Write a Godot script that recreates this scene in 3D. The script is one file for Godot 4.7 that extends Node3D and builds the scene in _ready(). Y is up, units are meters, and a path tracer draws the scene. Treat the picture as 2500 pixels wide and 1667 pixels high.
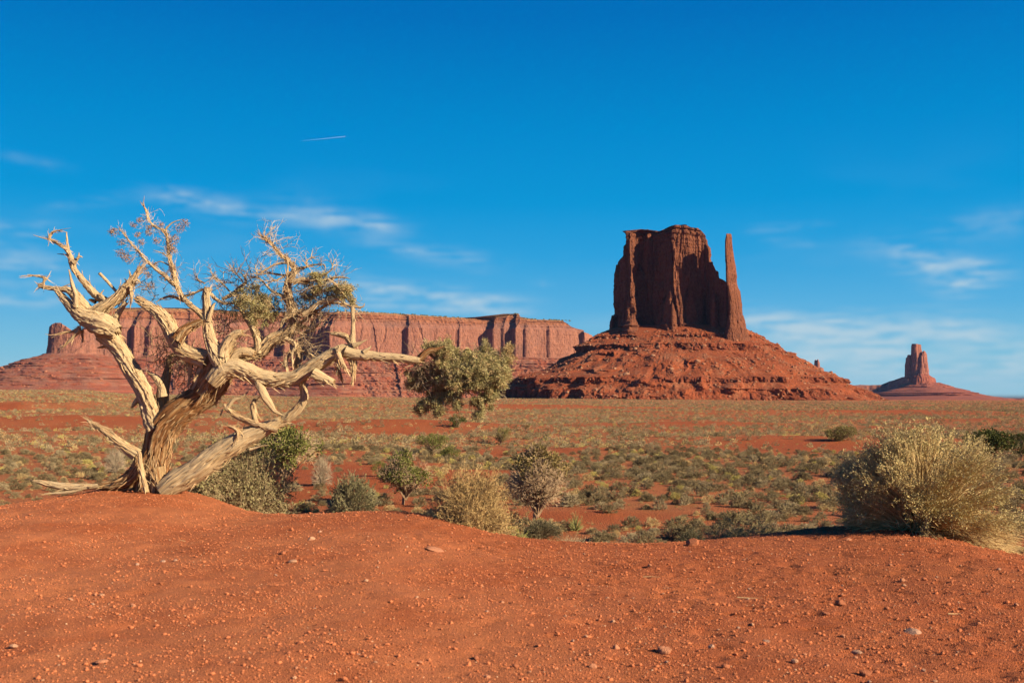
extends Node3D
# A dead juniper on a red dirt rise above a desert valley, with sandstone buttes and a mesa behind.

const F := 2430.0                      # focal length in photograph pixels (2500 x 1667)
const EYE := Vector3(0, 1.6, 0)
const HOR := 968.0                     # row of the true horizon
var pitch := atan((HOR - 833.5) / F)
var rng := RandomNumberGenerator.new()
var taken := {}
var ns := FastNoiseLite.new()          # smooth noise, frequency 1: callers scale the point
var nr := FastNoiseLite.new()
var nb := FastNoiseLite.new()          # blocks: one value per cell
var ne := FastNoiseLite.new()          # joints between the blocks
var T := {}
var M := {}

# ------------------------------------------------------------------ mesh collector
class MB:
	var v := PackedVector3Array()
	var n := PackedVector3Array()
	var uv := PackedVector2Array()
	var c := PackedColorArray()
	var ix := PackedInt32Array()
	var smooth := true

	func grid(p: PackedVector3Array, nu: int, nv: int, wrap: bool, col: PackedColorArray, uvs := PackedVector2Array()) -> void:
		var o := v.size()
		for j in nv:
			for i in nu:
				var k := j * nu + i
				var i0 := i - 1
				var i1 := i + 1
				if wrap:
					i0 = (i0 + nu - 1) % (nu - 1) if i0 < 0 else i0
					i1 = 1 if i1 > nu - 1 else i1
				else:
					i0 = maxi(i0, 0)
					i1 = mini(i1, nu - 1)
				var du := p[j * nu + i1] - p[j * nu + i0]
				var dv := p[mini(j + 1, nv - 1) * nu + i] - p[maxi(j - 1, 0) * nu + i]
				var q := dv.cross(du)
				n.append(q.normalized() if q.length_squared() > 1e-20 else Vector3.UP)
		v.append_array(p)
		c.append_array(col)
		if uvs.size():
			uv.append_array(uvs)
		for j in nv - 1:
			for i in nu - 1:
				var a := o + j * nu + i
				ix.append(a)
				ix.append(a + 1)
				ix.append(a + nu)
				ix.append(a + 1)
				ix.append(a + nu + 1)
				ix.append(a + nu)

	func thin(a: Vector3, b: Vector3, ra: float, rb: float, ca: Color, cb: Color) -> void:
		var d := b - a
		if d.length_squared() < 1e-12:
			return
		var s := d.cross(Vector3(0.31, 0.9, 0.17)).normalized()
		var t := d.cross(s).normalized()
		var o := v.size()
		for k in 3:
			var w := s * cos(k * TAU / 3) + t * sin(k * TAU / 3)
			v.append(a + w * ra)
			v.append(b + w * rb)
			c.append(ca)
			c.append(cb)
		for k in 3:
			var q := (k + 1) % 3
			ix.append_array([o + k * 2, o + q * 2, o + k * 2 + 1, o + q * 2, o + q * 2 + 1, o + k * 2 + 1])

	func leaf(p: Vector3, d: Vector3, s: Vector3, col: Color) -> void:   # a folded diamond
		var o := v.size()
		v.append(p)
		v.append(p + d * 0.5 + s)
		v.append(p + d)
		v.append(p + d * 0.5 - s)
		for k in 4:
			c.append(col)
		ix.append_array([o, o + 1, o + 2, o, o + 2, o + 3])

	func mesh() -> ArrayMesh:
		var a := []
		a.resize(Mesh.ARRAY_MAX)
		a[Mesh.ARRAY_VERTEX] = v
		if smooth and n.size() == v.size():
			a[Mesh.ARRAY_NORMAL] = n
		if uv.size() == v.size():
			a[Mesh.ARRAY_TEX_UV] = uv
		if c.size() == v.size():
			a[Mesh.ARRAY_COLOR] = c
		a[Mesh.ARRAY_INDEX] = ix
		var m := ArrayMesh.new()
		m.add_surface_from_arrays(Mesh.PRIMITIVE_TRIANGLES, a)
		return m

# ------------------------------------------------------------------ nodes and names
func numbered(called: String) -> String:
	if not taken.has(called):
		taken[called] = 0
		return called
	taken[called] += 1
	return "%s_%03d" % [called, taken[called]]

func tag(o: Node, label := "", category := "", group := "", kind := "") -> Node:
	for a in [["label", label], ["category", category], ["group", group], ["kind", kind]]:
		if a[1] != "":
			o.set_meta(a[0], a[1])
	return o

func obj(called: String, mesh: Mesh, mat: Material, parent: Node = self) -> MeshInstance3D:
	var o := MeshInstance3D.new()
	o.mesh = mesh
	o.material_override = mat
	if parent == self:
		o.name = numbered(called)
		add_child(o)
	else:
		o.name = called
		parent.add_child(o, true)
	return o

func base(called: String, where: Vector3, turn := 0.0) -> Node3D:
	var o := Node3D.new()
	o.name = numbered(called)
	add_child(o)
	o.position = where
	o.rotation.y = turn
	return o

func many(called: String, mesh: Mesh, mat: Material, xf: Array, cols: Array, parent: Node = self) -> MultiMeshInstance3D:
	var mm := MultiMesh.new()
	mm.transform_format = MultiMesh.TRANSFORM_3D
	mm.use_colors = cols.size() > 0
	mm.mesh = mesh
	mm.instance_count = xf.size()
	for i in xf.size():
		mm.set_instance_transform(i, xf[i])
		if cols.size():
			mm.set_instance_color(i, cols[i])
	var o := MultiMeshInstance3D.new()
	o.multimesh = mm
	o.material_override = mat
	o.name = numbered(called) if parent == self else called
	parent.add_child(o, true)
	o.set_meta("kind", "stuff")
	return o

# ------------------------------------------------------------------ small maths
func at(px: float, py: float, depth: float) -> Vector3:     # point seen at a pixel of the photograph, depth metres ahead
	var y := -(py - 833.5) / F
	var yy := y * cos(pitch) + sin(pitch)
	var zz := y * sin(pitch) - cos(pitch)
	return EYE + Vector3((px - 1250.0) / F, yy, zz) * (depth / -zz)

func ph(py: float, depth: float) -> float:                  # height seen at a row
	return at(1250, py, depth).y

func ramp(list: Array, x: float) -> float:                  # straight pieces through [x, y] pairs
	if x <= list[0][0]:
		return list[0][1]
	for k in range(1, list.size()):
		if x <= list[k][0]:
			var a: Array = list[k - 1]
			var b: Array = list[k]
			return lerpf(a[1], b[1], (x - a[0]) / maxf(b[0] - a[0], 1e-6))
	return list[-1][1]

func soft(list: Array, x: float) -> float:                  # the same, eased at the corners
	return (ramp(list, x - 0.35) + ramp(list, x + 0.35) + 2.0 * ramp(list, x)) * 0.25

func ss(a: float, b: float, x: float) -> float:
	return smoothstep(a, b, x)

func n3(x: float, y: float, z: float) -> float:
	return ns.get_noise_3d(x, y, z)

func rnd(a: float, b: float) -> float:
	return rng.randf_range(a, b)

func ball() -> Vector3:
	while true:
		var p := Vector3(rnd(-1, 1), rnd(-1, 1), rnd(-1, 1))
		if p.length_squared() < 1.0:
			return p
	return Vector3.ZERO

func cm(points: Array, k: int, t: float, loop := false):    # Catmull-Rom on any type
	var q := points.size()
	var a = points[(k - 1 + q) % q] if loop else points[maxi(k - 1, 0)]
	var b = points[k % q]
	var c = points[(k + 1) % q] if loop else points[mini(k + 1, q - 1)]
	var d = points[(k + 2) % q] if loop else points[mini(k + 2, q - 1)]
	return b + (c - a) * (0.5 * t) + (a * 2.0 - b * 5.0 + c * 4.0 - d) * (0.5 * t * t) + (b * 3.0 - a - c * 3.0 + d) * (0.5 * t * t * t)

# ------------------------------------------------------------------ materials
func noise_tex(freq: float, kind: int, ramp_cols: Array, size := 512, seed_ := 1, octaves := 5) -> NoiseTexture2D:
	var t := NoiseTexture2D.new()
	var f := FastNoiseLite.new()
	f.seed = seed_
	f.noise_type = kind
	f.frequency = freq
	f.fractal_octaves = octaves
	t.noise = f
	t.width = size
	t.height = size
	t.seamless = true
	if ramp_cols.size():
		var g := Gradient.new()
		var offs := PackedFloat32Array()
		var cs := PackedColorArray()
		for q in ramp_cols:
			offs.append(q[0])
			cs.append(q[1])
		g.offsets = offs
		g.colors = cs
		t.color_ramp = g
	return t

func grey(v: float) -> Color:
	return Color(v, v, v)

func mat(called: String, col: Color, rough := 0.95) -> StandardMaterial3D:   # col is linear
	var m := StandardMaterial3D.new()
	m.resource_name = called
	m.albedo_color = col.linear_to_srgb()
	m.roughness = rough
	m.metallic_specular = 0.25
	return m

func tinted(called: String, tex: Texture2D, scale: Vector3, bump: Texture2D, cmeters: float, triplanar := true) -> StandardMaterial3D:
	var m := mat(called, Color(1, 1, 1))
	m.vertex_color_use_as_albedo = true
	if tex:
		m.albedo_texture = tex
	m.uv1_scale = scale
	if triplanar:
		m.uv1_triplanar = true
		m.uv1_world_triplanar = true
	if bump:
		m.heightmap_enabled = true
		m.heightmap_texture = bump
		m.heightmap_scale = cmeters
	return m

func make_materials() -> void:
	T.grain = noise_tex(0.02, FastNoiseLite.TYPE_SIMPLEX, [[0.0, grey(0.62)], [0.35, grey(0.86)], [0.6, grey(0.95)], [1.0, grey(1.0)]], 512, 3)
	T.grain_h = noise_tex(0.02, FastNoiseLite.TYPE_SIMPLEX, [], 512, 3)
	T.dirt = noise_tex(0.05, FastNoiseLite.TYPE_SIMPLEX, [[0.0, grey(0.6)], [0.38, grey(0.86)], [0.6, grey(0.96)], [1.0, grey(1.0)]], 1024, 5, 6)
	T.dirt_h = noise_tex(0.09, FastNoiseLite.TYPE_SIMPLEX, [], 1024, 8, 5)
	T.rock = noise_tex(0.02, FastNoiseLite.TYPE_SIMPLEX, [[0.0, grey(0.68)], [0.45, grey(0.9)], [1.0, grey(1.0)]], 512, 11, 6)
	T.rock_h = noise_tex(0.03, FastNoiseLite.TYPE_SIMPLEX, [], 512, 12, 6)
	M.ground = tinted("red dirt", T.dirt, Vector3.ONE * 0.9, T.dirt_h, 1.0)
	M.valley = tinted("valley sand", T.dirt, Vector3.ONE * 0.11, T.dirt_h, 12.0)
	M.cliff = tinted("sandstone cliff", T.rock, Vector3(0.03, 0.012, 0.03), T.rock_h, 160.0)
	M.talus = tinted("talus", T.rock, Vector3.ONE * 0.04, T.rock_h, 130.0)
	M.mesa = tinted("mesa rock", T.rock, Vector3(0.012, 0.005, 0.012), T.rock_h, 90.0)
	M.wood = tinted("bleached wood", T.grain, Vector3(10.0, 0.3, 1), T.grain_h, 0.55, false)
	M.bark = tinted("shaggy bark", T.grain, Vector3(12.0, 0.5, 1), T.grain_h, 1.0, false)
	M.plain = mat("plant", Color(1, 1, 1), 0.9)
	M.plain.vertex_color_use_as_albedo = true
	M.leafless = mat("rubble", Color(1, 1, 1))
	M.leafless.vertex_color_use_as_albedo = true
	M.leaf = mat("leaf", Color(1, 1, 1), 0.8)
	M.leaf.vertex_color_use_as_albedo = true
	M.leaf.backlight_enabled = true
	M.leaf.backlight = Color(0.35, 0.35, 0.25)
	M.stone = tinted("stone", T.rock, Vector3.ONE * 6.0, T.rock_h, 0.6)

# ------------------------------------------------------------------ terrain
var edge := []          # crest of the rise in the foreground: [x, depth, height]
var edge_d := []
var edge_h := []

func make_edge() -> void:
	for e in [[-400, 1262, 13.0], [-150, 1248, 13.5], [0, 1236, 14.0], [60, 1228, 14.3], [120, 1218, 14.6], [190, 1202, 14.9], [250, 1192, 15.0], [330, 1190, 15.0], [420, 1196, 14.8], [470, 1208, 14.5], [520, 1228, 14.1], [570, 1249, 13.6], [620, 1258, 13.2], [680, 1260, 12.9], [760, 1258, 12.7], [860, 1252, 12.6], [950, 1249, 12.5], [1020, 1255, 12.3], [1080, 1272, 12.0], [1140, 1292, 11.7], [1200, 1308, 11.5], [1270, 1320, 11.3], [1350, 1329, 11.1], [1450, 1333, 11.0], [1570, 1335, 10.9], [1680, 1331, 10.9], [1790, 1322, 11.0], [1900, 1309, 11.1], [2000, 1296, 11.2], [2080, 1288, 11.3], [2170, 1287, 11.2], [2260, 1297, 10.9], [2340, 1319, 10.5], [2420, 1348, 10.1], [2500, 1368, 9.8], [2700, 1385, 9.5], [3000, 1380, 9.3]]:
		var p := at(e[0], e[1], e[2])
		edge_d.append([p.x, e[2]])
		edge_h.append([p.x, p.y])

func rise_y(x: float, z: float) -> float:                   # the dirt rise that the camera stands on
	var d := -z
	var de := soft(edge_d, x)
	var he := soft(edge_h, x)
	var y: float
	if d <= de:
		y = lerpf(0.02, he, ss(2.5, de + 0.6, d))
		y += 0.05 * n3(x * 0.45, 3.0, z * 0.45) * ss(0.0, 1.2, de - d) * ss(-3.0, 2.0, d)
	else:
		var u := d - de
		y = lerpf(0.02, he, ss(2.5, de + 0.6, d)) - (u * u * 0.16 if u < 2.4 else 0.92 + (u - 2.4) * 0.77)
	return y

func detail_y(x: float, z: float) -> float:
	var p := 0.5 + 0.5 * n3(x * 0.35, 9.0, z * 0.35)
	p = ss(0.3, 0.75, p + 0.18 * n3(x * 1.6, 14.0, z * 1.6))
	var coarse := 1.0 + 0.9 * ss(-1.0, 3.0, x + 0.35 * (-z - 6.0))
	var pit := ss(0.28, 0.5, n3(x * 4.2, 33.0, z * 4.2))        # small hollows and scuffs
	return 0.014 * n3(x * 2.2, 1.0, z * 2.2) + (0.003 + 0.007 * p) * coarse * n3(x * 7.5, 2.0, z * 7.5) + 0.005 * p * coarse * nr.get_noise_2d(x * 12.0, z * 12.0) - 0.014 * pit * coarse

var mounds := []

func bare(x: float, z: float) -> float:                      # 1 on open sand
	var r := Vector2(x, z).length()
	var b := 0.0
	for m in mounds:
		var q := Vector2((x - m[0]) / m[2], (z - m[1]) / m[3])
		b = maxf(b, exp(-q.length_squared() * 0.8))
	var k := 0.5 + 0.5 * n3(x / 38.0, 40.0, z / 38.0)
	return maxf(b, ss(0.56, 0.74, k))

func valley_y(x: float, z: float) -> float:
	var r := Vector2(x, z).length()
	var az := atan2(x, -z)
	var l := clampf((0.28 - az) / 0.72, 0.0, 1.0)
	var y := -4.1 + l * ss(90.0, 900.0, r) * 7.2
	var k := ss(20.0, 110.0, r)
	y += k * (1.0 * n3(x / 85.0, 5.0, z / 85.0) + 0.35 * n3(x / 24.0, 6.0, z / 24.0)) + 0.10 * n3(x / 5.0, 7.0, z / 5.0)
	for m in mounds:
		var q := Vector2((x - m[0]) / m[2], (z - m[1]) / m[3])
		if q.length_squared() < 6.0:
			y += m[4] * exp(-q.length_squared())
	if az < -0.2 and r < 1500.0:                              # eroded bank across the left
		var w := r + 14.0 * n3(x / 40.0, 11.0, z / 40.0) + 5.0 * n3(x / 7.0, 12.0, z / 7.0)
		y += 2.3 * ss(288.0, 306.0, w) * ss(-0.36, -0.41, az) + 1.5 * ss(205.0, 225.0, w + 20.0) * ss(-0.2, -0.3, az) * 0.5
	y = lerpf(y, lerpf(y, -25.0, ss(1500.0, 6000.0, r)), 1.0)
	return y

func make_ground() -> void:
	# the rise, finely divided where the camera looks
	var xs := PackedFloat32Array()
	var x := -12.0
	while x < 12.0:
		xs.append(x)
		x += 0.05
	var ds := PackedFloat32Array()
	var d := -5.0
	while d < 26.0:
		ds.append(d)
		d += 0.3 if d < 3.0 else (0.04 if d < 9.0 else (0.05 if d < 17.0 else 0.25))
	var p := PackedVector3Array()
	var c := PackedColorArray()
	for dd in ds:
		for xx in xs:
			p.append(Vector3(xx, rise_y(xx, -dd) + detail_y(xx, -dd), -dd))
			var k := 0.5 + 0.5 * n3(xx * 0.5, 20.0, dd * 0.5)
			var q := 0.5 + 0.5 * n3(xx * 2.1, 21.0, dd * 2.1)
			var col := Color(0.44, 0.153, 0.068).lerp(Color(0.355, 0.101, 0.040), ss(0.35, 0.75, k * 0.65 + q * 0.35))
			var right := ss(-2.0, 4.0, xx + 0.35 * (dd - 6.0))    # coarser, darker red dirt towards the right
			col = col.lerp(Color(0.335, 0.092, 0.037), 0.7 * right)
			c.append(col)
	var mb := MB.new()
	mb.grid(p, xs.size(), ds.size(), false, c)
	tag(obj("ground", mb.mesh(), M.ground), "red dirt rise in the foreground strewn with gravel", "", "", "structure")
	# the valley floor out to the horizon
	var az := []
	var a := -45.0
	while a < 45.0:
		az.append(a)
		a += 0.15
	while a <= 315.0:
		az.append(a)
		a += 5.0
	az[az.size() - 1] = 315.0
	var rr := []
	var r := 13.0
	while r < 16000.0:
		rr.append(r)
		r *= 1.022
	p = PackedVector3Array()
	c = PackedColorArray()
	for q in rr:
		for w in az:
			var xx: float = q * sin(deg_to_rad(w))
			var zz: float = -q * cos(deg_to_rad(w))
			var yy := valley_y(xx, zz) - (0.0 if q > 16.0 else 3.0)
			p.append(Vector3(xx, yy, zz))
			var b := bare(xx, zz) if q < 1600.0 else 0.4
			var k := 0.5 + 0.5 * n3(xx / 13.0, 30.0, zz / 13.0)
			var col := Color(0.40, 0.138, 0.060).lerp(Color(0.37, 0.098, 0.036), b)
			col = col.lerp(Color(0.30, 0.15, 0.07), 0.6 * ss(0.5, 0.85, k) * (1.0 - b))
			c.append(col)
	mb = MB.new()
	mb.grid(p, az.size(), rr.size(), false, c)
	tag(obj("valley_floor", mb.mesh(), M.valley), "red sandy valley floor reaching to the foot of the buttes", "", "", "structure")

# ------------------------------------------------------------------ rock
# A closed plan outline in [photograph column, metres towards the camera] at depth D is raised through levels
# [share of the top's row, row, metres outwards, rows of faces].
func rock(mb: MB, plan: Array, D: float, levels: Array, top: Array, ds: float, disp: Callable, col: Callable, settle := 60.0) -> void:
	var pts := []
	for q in plan:
		var dep: float = D - q[1]
		pts.append(Vector2((q[0] - 1250.0) / F * dep, -dep))
	var s := PackedVector2Array()
	for k in pts.size():
		var len_: float = pts[k].distance_to(pts[(k + 1) % pts.size()])
		var mid: float = (pts[k].y + pts[(k + 1) % pts.size()].y) * 0.5
		var steps := maxi(2, int(len_ / (ds if mid > -D - 30.0 or ds > 5.0 else ds * 4.0)))
		for j in steps:
			s.append(cm(pts, k, float(j) / steps, true))
	var N := s.size()
	var area := 0.0
	for i in N:
		area += s[i].cross(s[(i + 1) % N])
	var sgn := -1.0 if area > 0.0 else 1.0
	# a smoothed outline for what lies far out, so that scree does not fold
	var sm := PackedVector2Array()
	var W := maxi(2, int(settle / ds))
	var acc := Vector2.ZERO
	for i in range(-W, W + 1):
		acc += s[(i + N * 8) % N]
	for i in N:
		sm.append(acc / (2 * W + 1))
		acc += s[(i + W + 1) % N] - s[(i - W + N * 8) % N]
	var nu := N + 1
	var p := PackedVector3Array()
	var c := PackedColorArray()
	var nv := 0
	for l in range(levels.size() - 1):
		var A: Array = levels[l]
		var B: Array = levels[l + 1]
		var sub: int = A[3]
		for j in (sub + (1 if l == levels.size() - 2 else 0)):
			var t := float(j) / sub
			var a: float = lerpf(A[0], B[0], t)
			var row: float = lerpf(A[1], B[1], t)
			var off: float = lerpf(A[2], B[2], t)
			nv += 1
			for i2 in nu:
				var i := i2 % N
				var P := s[i]
				var tn := (s[(i + 2) % N] - s[(i - 2 + N) % N]).normalized()
				var nn := Vector2(-tn.y, tn.x) * sgn
				var far := clampf(absf(off) / settle, 0.0, 1.0)
				if absf(off) > 6.0:
					P = P.lerp(sm[i], far)
					var ts := (sm[(i + 3) % N] - sm[(i - 3 + N) % N]).normalized()
					nn = nn.lerp(Vector2(-ts.y, ts.x) * sgn, far).normalized()
					if off < 0.0:                                # keep the set-back rim behind the face below it
						P -= nn * maxf(0.0, (P - s[i]).dot(nn))
				var px := 1250.0 + s[i].x / -s[i].y * F
				var py := lerpf(row, ramp(top, px), a)
				var h := ph(py, minf(-s[i].y, D))
				var w := Vector3(P.x, h, P.y)
				var o: float = off + disp.call(w, nn, py, l + t, px)
				w.x += nn.x * o
				w.z += nn.y * o
				p.append(w)
				c.append(col.call(w, py, l + t, px))
	# lid
	var mid2 := Vector2.ZERO
	for q in s:
		mid2 += q / N
	for f in [0.93, 0.8, 0.5, 0.02]:
		nv += 1
		for i2 in nu:
			var last := p[(nv - 2) * nu + i2]
			var first := Vector2(p[(nv - 2) * nu + i2].x, p[(nv - 2) * nu + i2].z).lerp(mid2, [0.08, 0.2, 0.4, 0.95][[0.93, 0.8, 0.5, 0.02].find(f)])
			var px2 := 1250.0 + first.x / -first.y * F
			var w2 := Vector3(first.x, ph(ramp(top, px2), minf(-first.y, D)) - 0.5, first.y)
			w2.y = minf(w2.y, lerpf(last.y, w2.y, 0.6)) + 0.4 * n3(w2.x / 6.0, 3.0, w2.z / 6.0)
			p.append(w2)
			c.append(col.call(w2, ramp(top, px2), levels.size() - 1.0, px2))
	mb.grid(p, nu, nv, true, c)

func joint(x: float, y: float, z: float) -> float:           # 1 in the joints between blocks
	return 1.0 - ss(0.02, 0.16, ne.get_noise_3d(x, y, z) + 1.0)

func crack(x: float, y: float, z: float) -> float:           # narrow vertical seams
	return 1.0 - ss(0.0, 0.11, absf(n3(x, y, z)))

var CL1 := Color(0.205, 0.078, 0.045)
var CL2 := Color(0.125, 0.045, 0.028)
var VARN := Color(0.055, 0.028, 0.023)

func cliff_col(w: Vector3, py: float, lv: float, px: float) -> Color:
	var k := 0.5 + 0.5 * n3(w.x / 22.0, w.y / 90.0, w.z / 22.0)
	var f := 0.5 + 0.5 * n3(w.x / 5.0, w.y / 60.0, w.z / 5.0)
	var b := 0.5 + 0.5 * n3(3.0, w.y / 7.0, 7.0)
	var c := CL1.lerp(CL2, clampf(0.6 * k + 0.3 * b, 0, 1))
	return c.lerp(VARN, 0.6 * ss(0.52, 0.8, f * 0.6 + k * 0.4))

func make_butte() -> void:
	var D := 1700.0
	var root := base("butte", at(1660, 978, D))
	tag(root, "tall red sandstone butte with a thin thumb-like spire beside it on a wide scree cone", "butte", "", "structure")
	var put := func(called: String, mb: MB, m: Material, label := "") -> MeshInstance3D:
		mb.smooth = false                                      # broken rock: every face its own plane
		for i in mb.v.size():
			mb.v[i] -= root.position
		var o := obj(called, mb.mesh(), m, root)
		if label != "":
			o.set_meta("label", label)
		return o
	var disp := func(w: Vector3, nn: Vector2, py: float, lv: float, px: float) -> float:
		var low := ss(770.0, 800.0, py)
		var high := 1.0 - ss(560.0, 592.0, py)
		var wx := w.x + 2.0 * n3(w.y / 50.0, 2.0, w.z / 40.0)
		var o := 2.6 * n3(w.x / 24.0, w.y / 150.0, w.z / 24.0) + 5.6 * nb.get_noise_3d(wx / 22.0, w.y / 130.0, w.z / 22.0) + 1.6 * nb.get_noise_3d(wx / 6.0, w.y / 26.0, w.z / 6.0) + 0.5 * n3(w.x / 2.4, w.y / 7.0, w.z / 2.4)
		o -= 4.5 * joint(wx / 22.0, w.y / 130.0, w.z / 22.0)
		o -= 2.0 * crack(w.x / 30.0, w.y / 260.0, w.z / 30.0)
		var bed := 2.0 * ss(-0.15, 0.15, n3(1.0, w.y / 5.0, 5.0)) - 1.0
		o += bed * (0.35 + 1.6 * high + 1.5 * low)
		o += low * (2.5 + 4.0 * n3(w.x / 8.0, w.y / 18.0, w.z / 8.0))
		if px < 1534.0:
			o -= 10.0 * ss(630.0, 611.0, py) * ss(1534.0, 1522.0, px)
		o += 0.8 * n3(w.x / 30.0, w.y / 34.0, w.z / 30.0)
		return o
	# main body
	var top := [[1500, 583], [1521, 574], [1530, 570], [1540, 564], [1546, 562], [1558, 559], [1566, 557], [1581, 556], [1588, 561], [1596, 563], [1612, 562], [1622, 560], [1630, 556], [1640, 551], [1652, 549], [1676, 548.5], [1684, 551], [1692, 555], [1706, 555.5], [1716, 555], [1722, 560], [1728, 574], [1731, 590], [1734, 600]]
	var plan := [[1506, -52], [1512, -44], [1520, -34], [1530, -8], [1539, 16], [1545, 17], [1550, -4], [1556, -16], [1570, -16], [1588, -8], [1608, 4], [1616, 15], [1628, 26], [1640, 35], [1652, 38], [1661, 36], [1667, 32], [1678, 30], [1694, 25], [1712, 18], [1723, 10], [1730, -4], [1732, -20], [1722, -85], [1660, -115], [1570, -112], [1518, -88]]
	var mb := MB.new()
	rock(mb, plan, D, [[0, 835, 12, 5], [0, 803, 6, 5], [0, 790, 3, 5], [0, 776, 1, 80], [0.80, 760, 0, 12], [0.90, 700, -1.0, 12], [0.965, 700, -2.5, 5], [1.0, 700, -5, 3]], top, 1.1, disp, cliff_col)
	put.call("cliff", mb, M.cliff)
	# the wall between body and spire, stepped down to the right
	mb = MB.new()
	rock(mb, [[1724, 6], [1734, 22], [1748, 34], [1764, 46], [1778, 54], [1788, 46], [1770, 26], [1750, 6], [1732, -14]], D, [[0, 835, 9, 5], [0, 800, 3, 6], [0, 776, 1, 50], [1.0, 776, -0.5, 3]], [[1722, 590], [1730, 612], [1732, 639], [1736, 641], [1738, 638], [1742, 640], [1743, 662], [1746, 664], [1748, 660], [1752, 662], [1755, 668], [1757, 679], [1763, 681], [1768, 684], [1776, 690], [1792, 700]], 0.8, func(w, nn, py, lv, px): return 0.35 * disp.call(w, nn, py, lv, 1700.0), cliff_col, 20.0)
	put.call("ridge", mb, M.cliff)
	# spire
	mb = MB.new()
	var prof := [[570, 1774, 1783, 5], [572, 1772.5, 1785, 7], [581, 1771, 1787, 9], [590, 1770, 1787, 10], [606, 1770, 1789, 11], [626, 1770, 1792, 12], [650, 1772, 1796, 12], [676, 1772, 1799, 13], [692, 1773, 1799, 13], [702, 1775, 1802, 14], [712, 1776, 1807, 15], [745, 1778, 1811, 16], [768, 1778, 1812, 17], [782, 1776, 1816, 18], [796, 1774, 1820, 20], [812, 1770, 1826, 23], [840, 1762, 1838, 28]]
	var pp := PackedVector3Array()
	var pc := PackedColorArray()
	var nu := 97
	var rows := 130
	for j in rows:
		var py := lerpf(840.0, 570.5, float(j) / (rows - 1))
		var k := 1
		while k < prof.size() - 1 and prof[k][0] < py:
			k += 1
		var t: float = clampf((py - prof[k - 1][0]) / (prof[k][0] - prof[k - 1][0]), 0, 1)
		var xl: float = lerpf(prof[k - 1][1], prof[k][1], t)
		var xr: float = lerpf(prof[k - 1][2], prof[k][2], t)
		var dz: float = lerpf(prof[k - 1][3], prof[k][3], t)
		for i in nu:
			var th := TAU * (i % (nu - 1)) / (nu - 1)
			var cx := signf(cos(th)) * pow(absf(cos(th)), 0.75)
			var cz := signf(sin(th)) * pow(absf(sin(th)), 0.75)
			var dep := D - 57.0 - cz * dz + cx * 8.0
			var w := at((xl + xr) * 0.5 + cx * (xr - xl) * 0.5, py, dep)
			var nn := Vector2(cos(th), sin(th))
			var o := 0.8 * n3(w.x / 8.0, w.y / 60.0, w.z / 8.0) + 0.6 * nb.get_noise_3d(w.x / 9.0, w.y / 40.0, w.z / 9.0) + 0.35 * n3(w.x / 3.0, w.y / 9.0, w.z / 3.0) + 0.9 * ss(705, 790, py) * n3(w.x / 4.0, w.y / 16.0, w.z / 4.0)
			o -= 0.9 * crack(w.x / 12.0, w.y / 120.0, w.z / 12.0)
			w += Vector3(nn.x * o, 0, nn.y * o)
			pp.append(w)
			pc.append(cliff_col(w, py, 0, 0))
	mb.grid(pp, nu, rows, true, pc)
	put.call("spire", mb, M.cliff, "thin red sandstone spire standing right of the butte")
	# outlying columns at the foot
	for q in [[1496, -40, 5.5, 764, 9], [1517, -22, 6.0, 757, 8], [1538, -4, 5.0, 769, 8], [1546, -4, 5.0, 780, 9], [1745.5, 40, 8.5, 717, 9], [1644, 33, 9.0, 738, 10], [1664, 31, 7.5, 716, 9], [1685, 25, 6.0, 702, 9], [1812, 46, 8.0, 765, 10]]:
		mb = MB.new()
		var pl := []
		for k in 10:
			var th := TAU * k / 10.0
			pl.append([q[0] + cos(th) * q[2] * 1.05, q[1] + sin(th) * q[4]])
		var dq := func(w: Vector3, nn: Vector2, py: float, lv: float, px: float) -> float:
			var up := 1.0 - ss(q[3] - 2.0, q[3] + 26.0, py)
			return 0.8 * n3(w.x / 5.0, w.y / 12.0, w.z / 5.0) + 0.8 * n3(2.0, w.y / 3.0, q[0]) - up * q[2] * 0.33
		rock(mb, pl, D, [[0, 835, 6, 5], [0, 798, 1.5, 26], [1.0, 798, -0.5, 2]], [[q[0] - 2.0, q[3] + 2.0], [q[0], q[3]], [q[0] + 3.0, q[3] + 4.0]], 1.0, dq, cliff_col, 6.0)
		put.call("column", mb, M.cliff)
	# scree cone with its ledges
	var lv := [[797, 150, 128], [803, 172, 154], [806, 181, 160], [820, 210, 183], [823, 211, 186], [829, 212, 190], [844, 253, 228], [846, 258, 233], [862, 248, 232], [876, 282, 258], [892, 312, 297], [907, 338, 328], [920, 392, 352], [924, 408, 366], [926, 416, 378], [938, 419, 384], [948, 438, 410], [952, 447, 424], [966, 449, 440], [978, 452, 480], [994, 462, 520]]
	var C := at(1665, 978, D + 10.0)
	var mpp := (D + 10.0) / F
	var ths := []
	var th2 := -12.0
	while th2 < 192.0:
		ths.append(th2)
		th2 += 0.2
	while th2 < 348.0:
		ths.append(th2)
		th2 += 4.0
	ths.append(348.0)
	pp = PackedVector3Array()
	pc = PackedColorArray()
	var trows := 150
	for j in trows:
		var py := lerpf(994.0, 797.0, float(j) / (trows - 1))
		var k := 1
		while k < lv.size() - 1 and lv[k][0] < py:
			k += 1
		var t: float = clampf((py - lv[k - 1][0]) / (lv[k][0] - lv[k - 1][0]), 0, 1)
		var L: float = lerpf(lv[k - 1][1], lv[k][1], t)
		var R: float = lerpf(lv[k - 1][2], lv[k][2], t)
		var steep: float = (lv[k][0] - lv[k - 1][0]) / (maxf(lv[k][1] - lv[k - 1][1], 0.0) + 1.0)     # high on the ledge faces
		var led0 := ss(1.2, 2.6, steep)
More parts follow.
